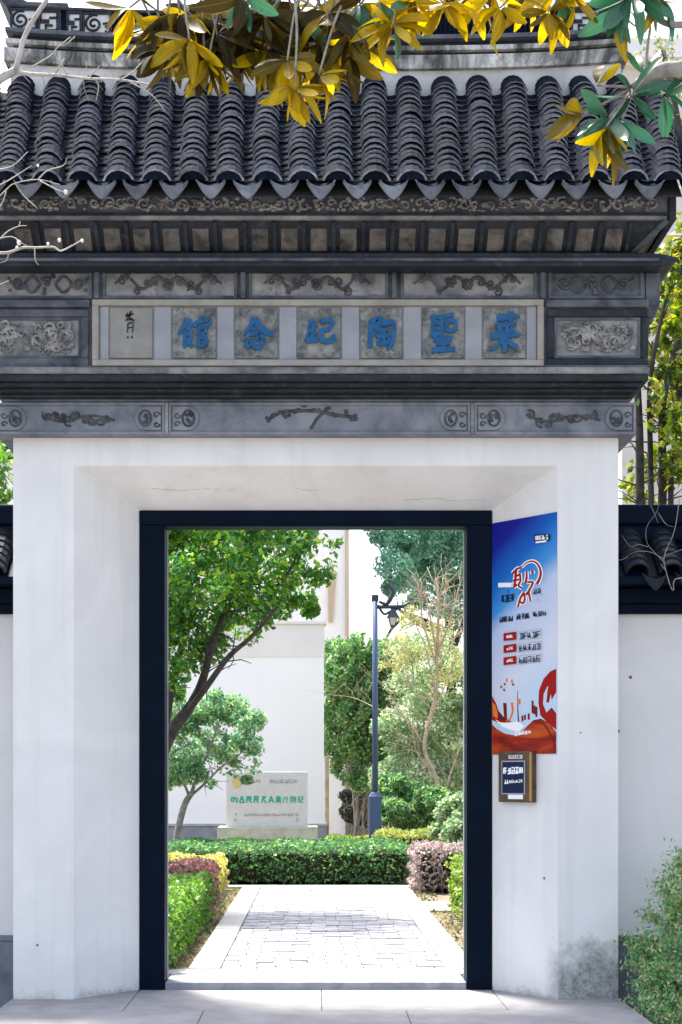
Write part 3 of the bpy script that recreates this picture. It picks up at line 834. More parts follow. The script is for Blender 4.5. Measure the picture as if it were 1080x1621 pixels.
# --- roof
EY, EZ = -0.70, 5.20        # eave line of the tile bed
RYv, RZ = 0.14, 6.165       # where the tiles meet the ridge
slope = math.atan2(RZ-EZ, RYv-EY); SL = math.hypot(RZ-EZ, RYv-EY)
RH = 2.36
dk = MB()
ym = GT/2
dk.prism([(EY+0.02, EZ-0.058), (EY+0.02, EZ-0.05), (RYv, RZ-0.075), (GT-RYv, RZ-0.075), (GT-EY-0.02, EZ-0.05), (GT-EY-0.02, EZ-0.058), (GT/2, RZ-0.22)], -RH+0.06, RH-0.06, 'x')
roof = dk.build('roof', M['deck'], gate)
def arc_tile(rad, arc, length, th, taper=0.94, seg=6, up=True, name='cover_tile', mat=None, closed=False):
    """tile lying along +y (upslope), arched over x"""
    mb = MB(); vs = []
    for j, (yy, sc) in enumerate(((0, 1.0), (length, taper))):
        for rr in (rad*sc, rad*sc-th):
            for i in range(seg+1):
                a = math.pi/2+arc/2-arc*i/seg
                x = rr*math.cos(a); zz = rr*math.sin(a)-rad*math.cos(arc/2)
                vs.append((x, yy, zz if up else -zz))
    n = seg+1; fs = []
    for i in range(seg):
        fs += [(i, i+1, 2*n+i+1, 2*n+i), (n+i, 3*n+i, 3*n+i+1, n+i+1), (i, n+i, n+i+1, i+1), (2*n+i, 2*n+i+1, 3*n+i+1, 3*n+i)]
    fs += [(0, 2*n, 3*n, n), (n-1, 2*n-1, 4*n-1, 3*n-1)]
    if closed:      # disc filling the arch at the eave, set back a little
        b = len(vs); vs += [(v[0], 0.012, v[2]) for v in vs[n:2*n]]; fs.append(tuple(range(b+n-1, b-1, -1)))
    if up: fs = [tuple(reversed(f)) for f in fs]
    mb.add(vs, fs)
    me = mb.mesh(name, mat or M['tile'])
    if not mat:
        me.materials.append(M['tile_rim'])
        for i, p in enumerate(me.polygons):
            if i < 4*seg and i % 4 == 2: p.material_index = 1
    return me
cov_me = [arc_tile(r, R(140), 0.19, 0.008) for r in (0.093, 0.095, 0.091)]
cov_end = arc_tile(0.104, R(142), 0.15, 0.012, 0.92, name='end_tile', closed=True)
pan_me = [arc_tile(0.115, R(118), 0.17, 0.0085, 1.0, 6, False, 'pan_tile')]
PITCH = 0.2285
X0 = 0.03
NR = 18
cover, pan = [], []
drip_k = list(range(-10, 10))
col_k = [k+0.5 for k in range(-11, 10)]
def slope_pt(x, s, out):
    return Vector((x, EY+math.cos(slope)*s-math.sin(slope)*out, EZ+math.sin(slope)*s+math.cos(slope)*out))
def fan(x, s): return x*(1+0.05*s/SL)
for k in col_k:
    xb = X0+k*PITCH
    wob = rnd.uniform(-0.008, 0.008)
    for r in range(NR):
        s = (SL-0.02)*r/NR
        x = fan(xb, s)+wob*math.sin(r*0.4+k)+rnd.uniform(-.0045, .0045)
        cover.append((x, s+rnd.uniform(-.006, .006), 0.062+rnd.uniform(-.004, .004), rnd.gauss(0, .018), rnd.gauss(0, .02), r, k))
for k in drip_k:
    xb = X0+k*PITCH
    for r in range(NR-1):
        s = (SL-0.02)*r/(NR-1)
        pan.append((fan(xb, s)+rnd.uniform(-.004, .004), s+rnd.uniform(-.006, .006), 0.052+rnd.uniform(-.003, .003), rnd.gauss(0, .015), rnd.gauss(0, .015), r, k))
def place_tile(me, name, x, s, out, rz, ry, tilt):
    o = bpy.data.objects.new(name, me)
    p = slope_pt(x, s, out)
    q = Quaternion((1, 0, 0), slope-tilt) @ Quaternion((0, 0, 1), rz) @ Quaternion((0, 1, 0), ry)
    o.rotation_mode = 'QUATERNION'; o.rotation_quaternion = q
    o.location = p-Vector(gate.location)
    link(o, roof)
    return o
def merge_tiles(me, lst, name, tilt):
    vs0 = [v.co.copy() for v in me.vertices]; fs0 = [tuple(p.vertices) for p in me.polygons]
    mb = MB()
    for (x, s, out, rz, ry, r, k) in lst:
        q = Quaternion((1, 0, 0), slope-tilt) @ Quaternion((0, 0, 1), rz) @ Quaternion((0, 1, 0), ry)
        p = slope_pt(x, s, out)
        mb.add([p+q @ v for v in vs0], fs0)
    o = mb.build(name, M['tile'], roof); o['kind'] = 'stuff'
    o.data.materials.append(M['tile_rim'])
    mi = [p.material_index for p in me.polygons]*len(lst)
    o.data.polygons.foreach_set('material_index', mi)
    return o
TILT = math.asin(0.013/(SL/NR))
vis = lambda t: -2.16 < t[0] < 2.4
c1 = sorted([t for t in cover if vis(t)], key=lambda t: t[5])[:300]
c1s = set(id(t) for t in c1); c2 = [t for t in cover if id(t) not in c1s]
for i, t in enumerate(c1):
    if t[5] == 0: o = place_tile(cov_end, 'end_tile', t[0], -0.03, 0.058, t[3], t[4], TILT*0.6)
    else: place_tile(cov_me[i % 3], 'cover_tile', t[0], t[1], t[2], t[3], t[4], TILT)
merge_tiles(cov_me[0], c2, 'upper_cover_tiles', TILT)
p1 = sorted([t for t in pan if vis(t)], key=lambda t: t[5])[:300]
p1s = set(id(t) for t in p1); p2 = [t for t in pan if id(t) not in p1s]
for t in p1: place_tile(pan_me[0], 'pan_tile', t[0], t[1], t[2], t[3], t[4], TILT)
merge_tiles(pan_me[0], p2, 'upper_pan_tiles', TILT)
# drip tiles: curved pointed tongues at the pan ends
def drip_mesh():
    mb = MB(); n = 12; w = 0.09
    vs = []
    for i in range(n+1):
        u = -1+2*i/n
        top = -0.022+0.05*u*u
        bot = -0.1+0.12*abs(u)**1.55
        yy = -0.02*(1-u*u)        # bulges towards the viewer
        for (zz, oy) in ((top, 0), (bot, 0.012)):
            vs.append((u*w, yy+oy-0.004, zz)); vs.append((u*w, yy+oy+0.008, zz))
    fs = []
    for i in range(n):
        a = i*4; b = a+4
        fs += [(a, a+2, b+2, b), (a+1, b+1, b+3, a+3), (a, b, b+1, a+1), (a+2, a+3, b+3, b+2)]
    fs += [(0, 1, 3, 2), (n*4, n*4+2, n*4+3, n*4+1)]
    mb.add(vs, fs)
    return mb.mesh('drip_tile', M['tile_drip'])
dme = drip_mesh()
for k in drip_k:
    o = bpy.data.objects.new('drip_tile', dme)
    o.location = Vector((X0+k*PITCH+rnd.uniform(-.005, .005), EY-0.03, EZ+0.0+rnd.uniform(-.005, .005)))-Vector(gate.location)
    o.rotation_euler = (R(-8), rnd.gauss(0, .03), rnd.gauss(0, .03))
    link(o, roof)
# mortar crumbs and dead leaves caught in the pan gutters
for k in drip_k:
    if rnd.random() < 0.75:
        mb = MB()
        for q in range(rnd.randint(2, 4)):
            s = 0.03+rnd.uniform(0, .14); x = X0+k*PITCH+rnd.choice((-1, 1))*rnd.uniform(.05, .085)
            p = slope_pt(x, s, 0.035+rnd.uniform(0, .02))
            mb.blob(p, (rnd.uniform(.008, .018), rnd.uniform(.012, .025), rnd.uniform(.01, .028)), 6, 4)
        mb.build('mortar', M['mortar'], roof)['kind'] = 'stuff'
# back slope: simple tiled sheet of ribs
mb = MB()
for k in col_k:
    x = X0+k*PITCH
    mb.tube([(x, GT-EY+0.02, EZ+0.03), (x, GT-RYv, RZ+0.02)], 0.085, 8)
o = mb.build('rear_tiles', M['tile'], roof); o['kind'] = 'stuff'
# gable edge tiles
for s in (-1, 1):
    mb = MB(); mb.tube([slope_pt(s*(RH-0.02), -0.02, 0.01), slope_pt(s*(RH-0.04), SL, 0.01)], 0.05, 7); mb.build('verge_tile', M['tile'], roof)

# --- ridge: curved bands
def ridge_z(x): return 0.055*(abs(x)/2.1)**3.2
def band_sweep(name, hw, y0, y1, z0, z1, mat, par=gate, n=40):
    mb = MB(); vs = []
    for i in range(n+1):
        x = -hw+2*hw*i/n; d = ridge_z(x)
        vs += [(x, y0, z0+d), (x, y1, z0+d), (x, y1, z1+d), (x, y0, z1+d)]
    fs = []
    for i in range(n):
        a = i*4; b = a+4
        fs += [(a, b, b+3, a+3), (a+3, b+3, b+2, a+2), (a+2, b+2, b+1, a+1), (a+1, b+1, b, a)]
    fs += [(0, 3, 2, 1), (n*4, n*4+1, n*4+2, n*4+3)]
    mb.add(vs, fs)
    return mb.build(name, mat, par, 0.004)
DR = 10.16
yr = 0.16
def zr(p): return PZ(p, DR)
ridge = band_sweep('ridge', 2.09, yr, GT-yr, RZ-0.06, zr(112), M['ridge_white'])
band_sweep('ridge_band', 2.13, yr-0.03, GT-yr+0.03, zr(112), zr(90), M['ridge'], ridge)
band_sweep('ridge_band', 2.07, yr-0.0, GT-yr, zr(90), zr(84), M['brick_dark'], ridge)
band_sweep('ridge_band', 2.12, yr-0.035, GT-yr+0.035, zr(84), zr(76), M['ridge'], ridge)
band_sweep('ridge_band', 2.08, yr+0.01, GT-yr, zr(76), zr(66), M['brick_dark'], ridge)
band_sweep('ridge_band', 2.12, yr-0.04, GT-yr+0.04, zr(66), zr(59), M['brick_grey'], ridge)
zf0, zf1 = zr(59), zr(22)
crest = band_sweep('crest', 2.10, yr+0.03, GT-yr-0.03, zf0, zf1, M['tile'])
band_sweep('crest_cap', 2.12, yr-0.0, GT-yr, zf1, zf1+0.022, M['brick_dark'], crest)
# upright tiles along the crest
x = PX(180, DR)
tm = MB(); tm.box(-0.009, 0.009, -0.012, 0.03, 0, zf1-zf0-0.004); tme = tm.mesh('upright_tile', M['tile'])
while x < PX(900, DR):
    o = bpy.data.objects.new('upright_tile', tme)
    o.location = Vector((x, yr+0.028+rnd.uniform(-.006, .004), zf0+ridge_z(x)+0.002))-Vector(gate.location); o.rotation_euler = (0, rnd.gauss(0, .03), rnd.gauss(0, .1))
    link(o, crest); x += 0.032
# fret panels at either end
def fret(x0, x1, kind, zoff=0):
    cx = (x0+x1)/2; d = ridge_z(cx)+zoff
    z0, z1 = zf0+d+0.004, zf1+d-0.004
    mb = MB(); mb.box(x0, x1, yr+0.016, yr+0.05, z0, z1)
    pn = mb.build('fret_panel', M['fret_white'], gate, 0.003)
    mb = MB(); ya, yb2 = yr+0.004, yr+0.02
    w, h = x1-x0, z1-z0; t = 0.011
    if kind == 'scroll':
        mb.tube(spiral(cx-w*0.12, z0+h*0.5, h*0.42, 1.7, 1, 1.2, yr+0.012, 24), 0.009, 5)
        mb.tube([(cx+w*0.2, yr+0.012, z0+h*0.5), (x1-0.01, yr+0.012, z0+h*0.55)], 0.008, 5)
        mb.tube(spiral(x1-w*0.16, z0+h*0.2, h*0.2, 0.8, -1, 2.0, yr+0.012, 12), 0.007, 5)
    else:
        f = h*0.92
        sx = x0+w*0.1
        for (a, b_, c, e) in ((0.08, .5, .42, .58), (.08, .16, .5, .95), (.08, .9, .9, .98), (.82, .9, .1, .98), (.3, .9, .06, .14), (.3, .38, .06, .36), (.3, .66, .28, .36), (.5, .9, .62, .7)):
            mb.box(x0+w*a, x0+w*b_, ya, yb2, z0+h*c, z0+h*e)
    frame_bars(mb, x0, x1, z0, z1, 0.012, ya-0.002, yb2)
    mb.build('fret', M['brick_dark'], pn)
for s in (1, -1):
    e = [PX(910, DR), PX(968, DR)]
    for (a, b_, kd) in ((905, 940, 'key'), (942, 984, 'scroll')):
        x0, x1 = PX(a, DR), PX(b_, DR)
        if s < 0: x0, x1 = -x1, -x0
        fret(x0, x1, kd)
for (a, b_, kd) in ((131, 176, 'scroll'), (105, 130, 'key')):
    fret(PX(a, DR), PX(b_, DR), kd)
# raised ridge ends
for s in (-1, 1):
    mb = MB()
    x0, x1 = s*1.70, s*2.12
    mb.prism([(x0, zf1+0.03), (x1, zf1+0.06), (s*2.2, zf1+0.16), (s*2.16, zf1+0.2), (s*1.98, zf1+0.1), (x0, zf1+0.09)], yr+0.02, GT-yr-0.02)
    mb.build('ridge_end', M['brick_grey'], gate, 0.008)

# ------------------------------------------------------------------ boundary walls either side
M['tile_black'] = mat_rough('black_tile', (0.004, 0.007, 0.014), (0.012, 0.018, 0.028), 9, 0.6, 0.3, 0.004, 90, spec=0.2)
cop_me = arc_tile(0.088, R(165), 0.17, 0.013, mat=M['tile_black'])
cop_drip = dme.copy(); cop_drip.materials[0] = M['tile_black']
def side_wall(s, label):
    D = 10.30; y0 = 0.32; y1 = 0.62
    xa = s*2.045; xb = s*7.0
    a, b_ = min(xa, xb), max(xa, xb)
    t = thing('boundary_wall', ((xa+xb)/2, 0.46, -0.16), label, 'wall')
    mb = MB(); mb.box(a, b_, y0, y1, 0.40, 2.63); mb.build('wall_face', M['sidewall'], t)
    mb = MB(); mb.box(a, b_, y0-0.03, y1+0.03, -0.165, 0.36); mb.build('plinth', M['plinth'], t, 0.006)
    mb = MB(); mb.box(a, b_, y0-0.036, y1+0.036, 0.361, 0.40); mb.build('plinth_cap', M['plinth'], t, 0.006)
    # coping
    mb = MB(); mb.box(a, b_, y0-0.05, y1+0.05, 2.63, 2.70); mb.build('coping_board', M['navy'], t, 0.004)
    mb = MB(); mb.box(a, b_, y0-0.09, y1+0.09, 2.70, 2.80); mb.build('coping_board', M['navy'], t, 0.004)
    ey, ez, ry, rz = y0-0.25, 2.86, 0.41, 3.17
    mb = MB(); mb.prism([(ey, ez-0.05), (ey, ez), (ry, rz), (0.53, rz), (0.94-ey, ez), (0.94-ey, ez-0.05)], a, b_, 'x'); rf = mb.build('coping_roof', M['navy'], t)
    mb = MB(); mb.box(a, b_, 0.36, 0.58, 3.15, 3.26); mb.build('coping_ridge', M['navy'], t, 0.01)
    mb = MB(); mb.box(a, b_, 0.33, 0.61, 3.26, 3.40); mb.build('coping_ridge', M['navy'], t, 0.02)
    n = int((b_-a)/PITCH)
    sl2 = math.atan2(rz-ez, ry-ey); ln = math.hypot(rz-ez, ry-ey)
    for k in range(n):
        x = (xa+s*(0.14+k*PITCH))
        if k > 10: break
        for r in range(6):
            o = bpy.data.objects.new('cover_tile', cop_me); q = r*ln/6.3
            o.location = Vector((x, ey+math.cos(sl2)*q-math.sin(sl2)*.03, ez+math.sin(sl2)*q+math.cos(sl2)*.03))-Vector(t.location)
            o.rotation_euler = (sl2-0.13, 0, rnd.gauss(0, .02)); link(o, t)
        o = bpy.data.objects.new('drip_tile', cop_drip); o.location = Vector((x+s*PITCH/2, ey-0.015, ez+0.0))-Vector(t.location); o.rotation_euler = (R(-8), 0, 0); link(o, t)
    return t
side_wall(1, 'white boundary wall with dark tiled coping behind the feathery shrub')
side_wall(-1, 'white boundary wall with blue grey plinth beside the bare tree')

# ------------------------------------------------------------------ poster and notice box on the right reveal
jx, jy = 0.39, -0.46
jl = math.hypot(1.63-1.243, 0.46)
jang = math.atan2(-0.46, 1.63-1.243)
def jamb(u, out=0.0):     # u: 0 at door, 1 at front edge
    d = Vector((math.cos(jang), math.sin(jang), 0)); nrm = Vector((math.sin(jang), -math.cos(jang), 0))
    return Vector((1.243, 0.46, 0))+d*(jl*u)+nrm*out
# print colours
def poster_mat():
    m, nt, b = newmat('poster_print')
    co = coords(nt)
    sx = nt.nodes.new('ShaderNodeSeparateXYZ'); nt.links.new(co, sx.inputs[0])
    f = math_(nt, 'ADD', math_(nt, 'MULTIPLY', sx.outputs['Z'], 1/1.63), math_(nt, 'MULTIPLY', sx.outputs['X'], -0.42))
    nz = noise(nt, co, 3, 4, 0.5)
    f = math_(nt, 'ADD', f, math_(nt, 'MULTIPLY', math_(nt, 'SUBTRACT', nz, 0.5), 0.10))
    col = ramp(nt, f, [(0.20, (0.46, 0.58, 0.72)), (0.36, (0.58, 0.61, 0.70)), (0.62, (0.44, 0.52, 0.70)), (0.71, (0.05, 0.26, 0.6)), (0.84, (0.003, 0.11, 0.46)), (1.0, (0.004, 0.008, 0.24))])
    nt.links.new(col, b.inputs['Base Color']); b.inputs['Roughness'].default_value = 0.5; b.inputs['Specular IOR Level'].default_value = 0.15
    return m
def wave_mat():
    m, nt, b = newmat('poster_red')
    co = coords(nt)
    mp = nt.nodes.new('ShaderNodeMapping'); mp.inputs['Rotation'].default_value = (0, R(-35), 0); mp.inputs['Scale'].default_value = (2, 1, 9)
    nt.links.new(co, mp.inputs[0])
    nz = noise(nt, mp.outputs[0], 1.3, 4, 0.5, 0.6)
    col = ramp(nt, nz, [(0.3, (0.06, 0.004, 0.003)), (0.5, (0.30, 0.018, 0.006)), (0.68, (0.48, 0.085, 0.012))])
    nt.links.new(col, b.inputs['Base Color']); b.inputs['Roughness'].default_value = 0.5; b.inputs['Specular IOR Level'].default_value = 0.15
    return m
M['poster'] = poster_mat(); M['poster_red'] = wave_mat()
M['red'] = mat_flat('print_red', (0.30, 0.010, 0.006), 0.6, 0.1)
M['darkred'] = mat_flat('print_darkred', (0.16, 0.01, 0.008), 0.6, 0.1)
M['orange'] = mat_flat('print_orange', (0.66, 0.18, 0.03), 0.6, 0.1)
M['pwhite'] = mat_flat('print_white', (0.82, 0.82, 0.84), 0.6, 0.1)
M['pnavy'] = mat_flat('print_navy', (0.01, 0.02, 0.06), 0.6, 0.1)
M['pgrey'] = mat_flat('print_grey', (0.35, 0.38, 0.45), 0.6, 0.1)
M['wood'] = mat_rough('brown_wood', (0.045, 0.025, 0.012), (0.11, 0.06, 0.028), 9, 0.4, 0.15, 0.003, 60)
M['gold'] = mat_flat('gold_edge', (0.35, 0.2, 0.06), 0.35)

PH, PW = 1.63, jl-0.01
pc = jamb(0.503, 0.004)
poster = thing('poster', (pc.x, pc.y, 1.655), 'tall blue and red printed poster mounted on the doorway reveal', 'poster', rotz=jang)
def loc_build(mb, name, mat, parent, bevel=0):
    return mb.build(name, mat, parent, bevel, world_off=False)
mb = MB(); mb.box(-PW/2, PW/2, -0.004, 0.004, 0, PH); loc_build(mb, 'sheet', M['poster'], poster)
LY = [-0.0045]
def layer():
    LY[0] -= 0.00003; return LY[0]
# zoom coordinates of the poster in photo pixels -> local
def uz(px, py):
    t = (px-778)/(881-778)
    t = t*0.955/(1-0.045*t)        # perspective along the jamb
    top = 827.5+(811-827.5)*(px-778)/103; bot = 1190.6+(1194-1190.6)*(px-778)/103
    return (-PW/2+PW*min(max(t, 0.002), 0.998), PH*min(max(1-(py-top)/(bot-top), 0.001), 0.999))
def flatpoly(mb, pts, conv=uz):
    y = layer(); q = [conv(*p) for p in pts]
    ar = sum(q[i][0]*q[(i+1) % len(q)][1]-q[(i+1) % len(q)][0]*q[i][1] for i in range(len(q)))
    if ar < 0: q = q[::-1]
    mb.add([(a, y, c) for a, c in q], [tuple(range(len(q)))])
def flatstroke(mb, pts, w0, w1, conv=uz, n=4):
    y = layer(); p = smooth_path([Vector((a, b_, 0)) for a, b_ in pts], n); m = len(p)-1
    for i in range(m):
        t = (p[i+1]-p[i]); 
        if t.length == 0: continue
    L = []; Q = []
    for i in range(m+1):
        t = p[min(i+1, m)]-p[max(i-1, 0)]
        if t.length: t.normalize()
        w = w0+(w1-w0)*i/m
        L.append(conv(p[i].x-t.y*w/2, p[i].y+t.x*w/2)); Q.append(conv(p[i].x+t.y*w/2, p[i].y-t.x*w/2))
    b = len(mb.v)
    mb.add([(a, y, c) for a, c in L]+[(a, y, c) for a, c in Q], [(i, i+1, m+1+i+1, m+1+i) for i in range(m)])
def rect(mb, x0, y0, x1, y1, conv=uz): flatpoly(mb, [(x0, y0), (x1, y0), (x1, y1), (x0, y1)], conv)
def glyphs(mb, x0, x1, yc0, yc1, h, n, seed, conv=uz, lw=None):
    """rows of small block glyphs, as illegible as in the photograph"""
    g = random.Random(seed); w = (x1-x0)/n
    lw = lw or max(0.7, h*0.14)
    for i in range(n):
        cx = x0+w*(i+0.5); cy = yc0+(yc1-yc0)*(i+0.5)/n
        a = w*0.38; c = h/2
        segs = [((-1, -1), (-1, 1)), ((1, -1), (1, 1)), ((-1, -1), (1, -1)), ((-1, 0), (1, 0)), ((-1, 1), (1, 1)), ((0, -1), (0, 1)), ((-1, 1), (0, 0)), ((0, 0), (1, 1))]
        g.shuffle(segs)
        for (p, q) in segs[:g.randint(4, 5)]:
            flatstroke(mb, [(cx+p[0]*a, cy+p[1]*c), (cx+q[0]*a, cy+q[1]*c)], lw, lw, conv, 1)
# red waves at the foot
mb = MB()
flatpoly(mb, [(778, 1143), (786, 1150), (800, 1158), (818, 1162), (832, 1152), (846, 1139), (858, 1137), (872, 1146), (881, 1160), (881, 1194), (778, 1190.6)])
loc_build(mb, 'red_drapery', M['poster_red'], poster)
mb = MB()
flatpoly(mb, [(881, 1059), (872, 1063), (862, 1074), (855, 1092), (854, 1112), (857, 1132), (866, 1142), (881, 1156), (881, 1130), (874, 1120), (866, 1128), (861, 1114), (862, 1098), (868, 1086), (872, 1092), (874, 1108), (881, 1096)])
loc_build(mb, 'red_ribbon', M['red'], poster); mb = MB()
flatpoly(mb, [(868, 1090), (874, 1078), (876, 1084), (870, 1112), (866, 1112)])
loc_build(mb, 'red_ribbon', M['red'], poster); mb = MB()
flatpoly(mb, [(778, 1098), (786, 1112), (790, 1124), (800, 1136), (812, 1140), (800, 1141), (788, 1140), (778, 1136)])
loc_build(mb, 'red_ribbon', M['red'], poster)
mb = MB()
flatpoly(mb, [(786, 1118), (800, 1134), (811, 1139), (796, 1138), (787, 1132)])
flatpoly(mb, [(797, 1110), (803, 1110), (804, 1138), (799, 1134)])
for (a, t_, c) in ((845, 1108, 1128), (848, 1116, 1130), (839, 1128, 1138), (833, 1130, 1138), (829, 1131, 1140), (851, 1118, 1134)):
    rect(mb, a-1.6, t_, a+1.6, c)
flatstroke(mb, [(821, 1091), (821.5, 1120), (823, 1142)], 0.8, 2.4)
flatstroke(mb, [(846, 1140), (862, 1146), (874, 1166), (880, 1186)], 2.2, 3.0)
for (a, c) in ((793, 1082), (799, 1078), (798, 1087), (813, 1079)): flatpoly(mb, [(a, c), (a+3, c+2), (a+2, c+5), (a-1, c+3)])
loc_build(mb, 'skyline', M['darkred'], poster)
mb = MB()
flatstroke(mb, [(812, 1110), (813, 1124), (808, 1136), (802, 1138)], 4, 2)
loc_build(mb, 'orange_ribbon', M['orange'], poster); mb = MB()
flatpoly(mb, [(820, 1106), (826, 1104), (826, 1113), (821, 1114)])
loc_build(mb, 'orange_flag', M['orange'], poster); mb = MB()
flatpoly(mb, [(778, 1108), (784, 1112), (788, 1124), (788, 1134), (780, 1130)])
loc_build(mb, 'orange_ribbon', M['orange'], poster)
for (a, c) in ((803, 1074), (812, 1076)):
    mb = MB(); rect(mb, a-1.2, c-2.5, a+1.5, c+3); loc_build(mb, 'spark', M['orange'], poster)
mb = MB()
flatpoly(mb, [(783, 1134), (792, 1140), (806, 1142), (822, 1140), (832, 1148), (822, 1156), (808, 1152), (794, 1146)])
glyphs(mb, 816, 842, 1160, 1157, 5, 6, 2, lw=1.1)
loc_build(mb, 'white_print', M['pwhite'], poster)
# emblem: white outline under red brush strokes
EMB = [([(813, 907), (820, 900), (825, 898)], 4, 3), ([(816, 912), (826, 908)], 4, 3), ([(819, 900), (818, 914), (816, 928)], 4, 4), ([(814, 918), (824, 916)], 4, 3), ([(825, 906), (826, 918), (823, 926), (829, 930)], 3.5, 3), ([(815, 928), (821, 924)], 4, 3),
       ([(828, 897), (836, 890), (846, 888), (854, 894), (858, 906), (856, 916), (852, 924)], 1.6, 4.5), ([(836, 904), (836, 914), (834, 922)], 3, 4), ([(845, 903), (845.5, 908)], 4, 4), ([(837, 921), (846, 921), (841, 932), (839, 936)], 3, 4),
       ([(832, 937), (826, 946), (822, 960)], 4, 3), ([(832, 938), (833, 948), (830, 954), (824, 950)], 3.5, 3), ([(835, 941), (839, 937), (842, 951)], 4, 3)]
mb = MB()
for p, a, c in EMB: flatstroke(mb, p, a+3.4, c+3.4)
rect(mb, 789, 921, 812, 928)
loc_build(mb, 'emblem_outline', M['pwhite'], poster)
mb = MB()
for p, a, c in EMB: flatstroke(mb, p, a, c)
loc_build(mb, 'emblem', M['red'], poster)
mb = MB()
glyphs(mb, 795, 817, 946.5, 944.5, 10, 4, 3, lw=1.9)
loc_build(mb, 'title_lettering', M['pnavy'], poster); mb = MB(); glyphs(mb, 846, 858, 936, 935, 7, 2, 4, lw=1.3)
flatstroke(mb, [(806, 932), (806, 938)], 1, 1, n=1)
loc_build(mb, 'title_lettering', M['pnavy'], poster); mb = MB(); glyphs(mb, 792, 814, 979, 977, 8, 5, 21, lw=1.25); loc_build(mb, 'subtitle_lettering', M['pnavy'], poster); mb = MB(); glyphs(mb, 819, 841, 975, 973.5, 8, 5, 22, lw=1.25); loc_build(mb, 'subtitle_lettering', M['pnavy'], poster); mb = MB(); glyphs(mb, 845, 866, 972, 971, 7, 5, 23, lw=1.1)
loc_build(mb, 'subtitle_lettering', M['pnavy'], poster)
for i, yy in enumerate((1005, 1024, 1043)):
    mb = MB(); glyphs(mb, 824, 858, yy+1, yy-1.5, 8.5, 5, 31+i, lw=1.2); loc_build(mb, 'row_lettering', M['pnavy'], poster)
mb = MB(); rect(mb, 848.5, 846, 872.5, 856); loc_build(mb, 'logo_tag', M['pnavy'], poster)
for yy in (1005, 1024, 1043):
    mb = MB()
    for (p, q) in (((822, yy-6), (859.5, yy-9)), ((859.5, yy-9), (859.5, yy+4)), ((859.5, yy+4), (822, yy+7))): flatstroke(mb, [p, q], 0.7, 0.7, n=1)
    loc_build(mb, 'text_frame', M['pgrey'], poster)
for q in ([(846, 941), (862, 940)], [(853, 946), (855, 952), (859, 951)]):
    mb = MB(); flatstroke(mb, q, 0.8, 0.8, n=1); loc_build(mb, 'underline', M['pgrey'], poster)
mb = MB()
for yy in (1005, 1024, 1043):
    mb = MB(); flatpoly(mb, [(799, yy-4.5), (820, yy-6.5), (820, yy+6), (799, yy+7.5)]); loc_build(mb, 'red_tag', M['red'], poster)
mb = MB()
for i, yy in enumerate((1005, 1024, 1043)): glyphs(mb, 804, 815, yy+1, yy, 4, 3, 41+i, lw=0.9)
glyphs(mb, 850.5, 870.5, 852, 850.5, 6, 5, 51, lw=1.0)
flatpoly(mb, [(852, 857), (868, 855.5), (867, 858.5), (851, 860)])
loc_build(mb, 'white_lettering', M['pwhite'], poster)

# notice box
nb0 = jamb(0.43, 0.002)
box = thing('notice_box', (nb0.x, nb0.y, 1.325), 'small brown framed notice box with navy panel under the poster', 'notice box', rotz=jang)
nw, nh = 0.315, 0.352
mb = MB(); mb.box(-nw/2, nw/2, -0.045, 0.0, 0, nh); loc_build(mb, 'case', M['wood'], box, 0.008)
mb = MB(); mb.box(nw/2-0.022, nw/2-0.004, -0.052, -0.040, 0.008, nh-0.008); loc_build(mb, 'gilt_edge', M['gold'], box, 0.003)
mb = MB(); mb.box(-nw*0.38, nw*0.30, -0.050, -0.040, 0.055, nh-0.065); loc_build(mb, 'panel_border', M['pgrey'], box)
mb = MB(); mb.box(-nw*0.355, nw*0.275, -0.0525, -0.042, 0.063, nh-0.073); loc_build(mb, 'panel', M['pnavy'], box)
def nconv(px, py):   # photo px -> local of the notice box
    return (-nw/2+nw*(px-795)/57.0, nh*(1-(py-1190)/80.0))
LY[0] = -0.0527
mb = MB(); glyphs(mb, 805, 838, 1221, 1219.5, 9, 5, 61, nconv, 2.0); loc_build(mb, 'title_lettering', M['pwhite'], box); mb = MB(); glyphs(mb, 807, 814, 1238, 1237.5, 6, 2, 62, nconv, 1.2); loc_build(mb, 'number_lettering', M['pwhite'], box); mb = MB(); glyphs(mb, 815, 838, 1237.5, 1236.5, 4, 6, 63, nconv, 0.8)
loc_build(mb, 'lettering', M['pwhite'], box)
mb = MB(); LY[0] = -0.046; rect(mb, 813, 1196, 836, 1201.5, nconv); rect(mb, 812, 1258, 837, 1265, nconv); loc_build(mb, 'paper_label', M['pwhite'], box)
mb = MB(); LY[0] = -0.0475; glyphs(mb, 814, 835, 1198.7, 1198.5, 3.4, 6, 64, nconv, 0.7); loc_build(mb, 'label_print', M['pnavy'], box)

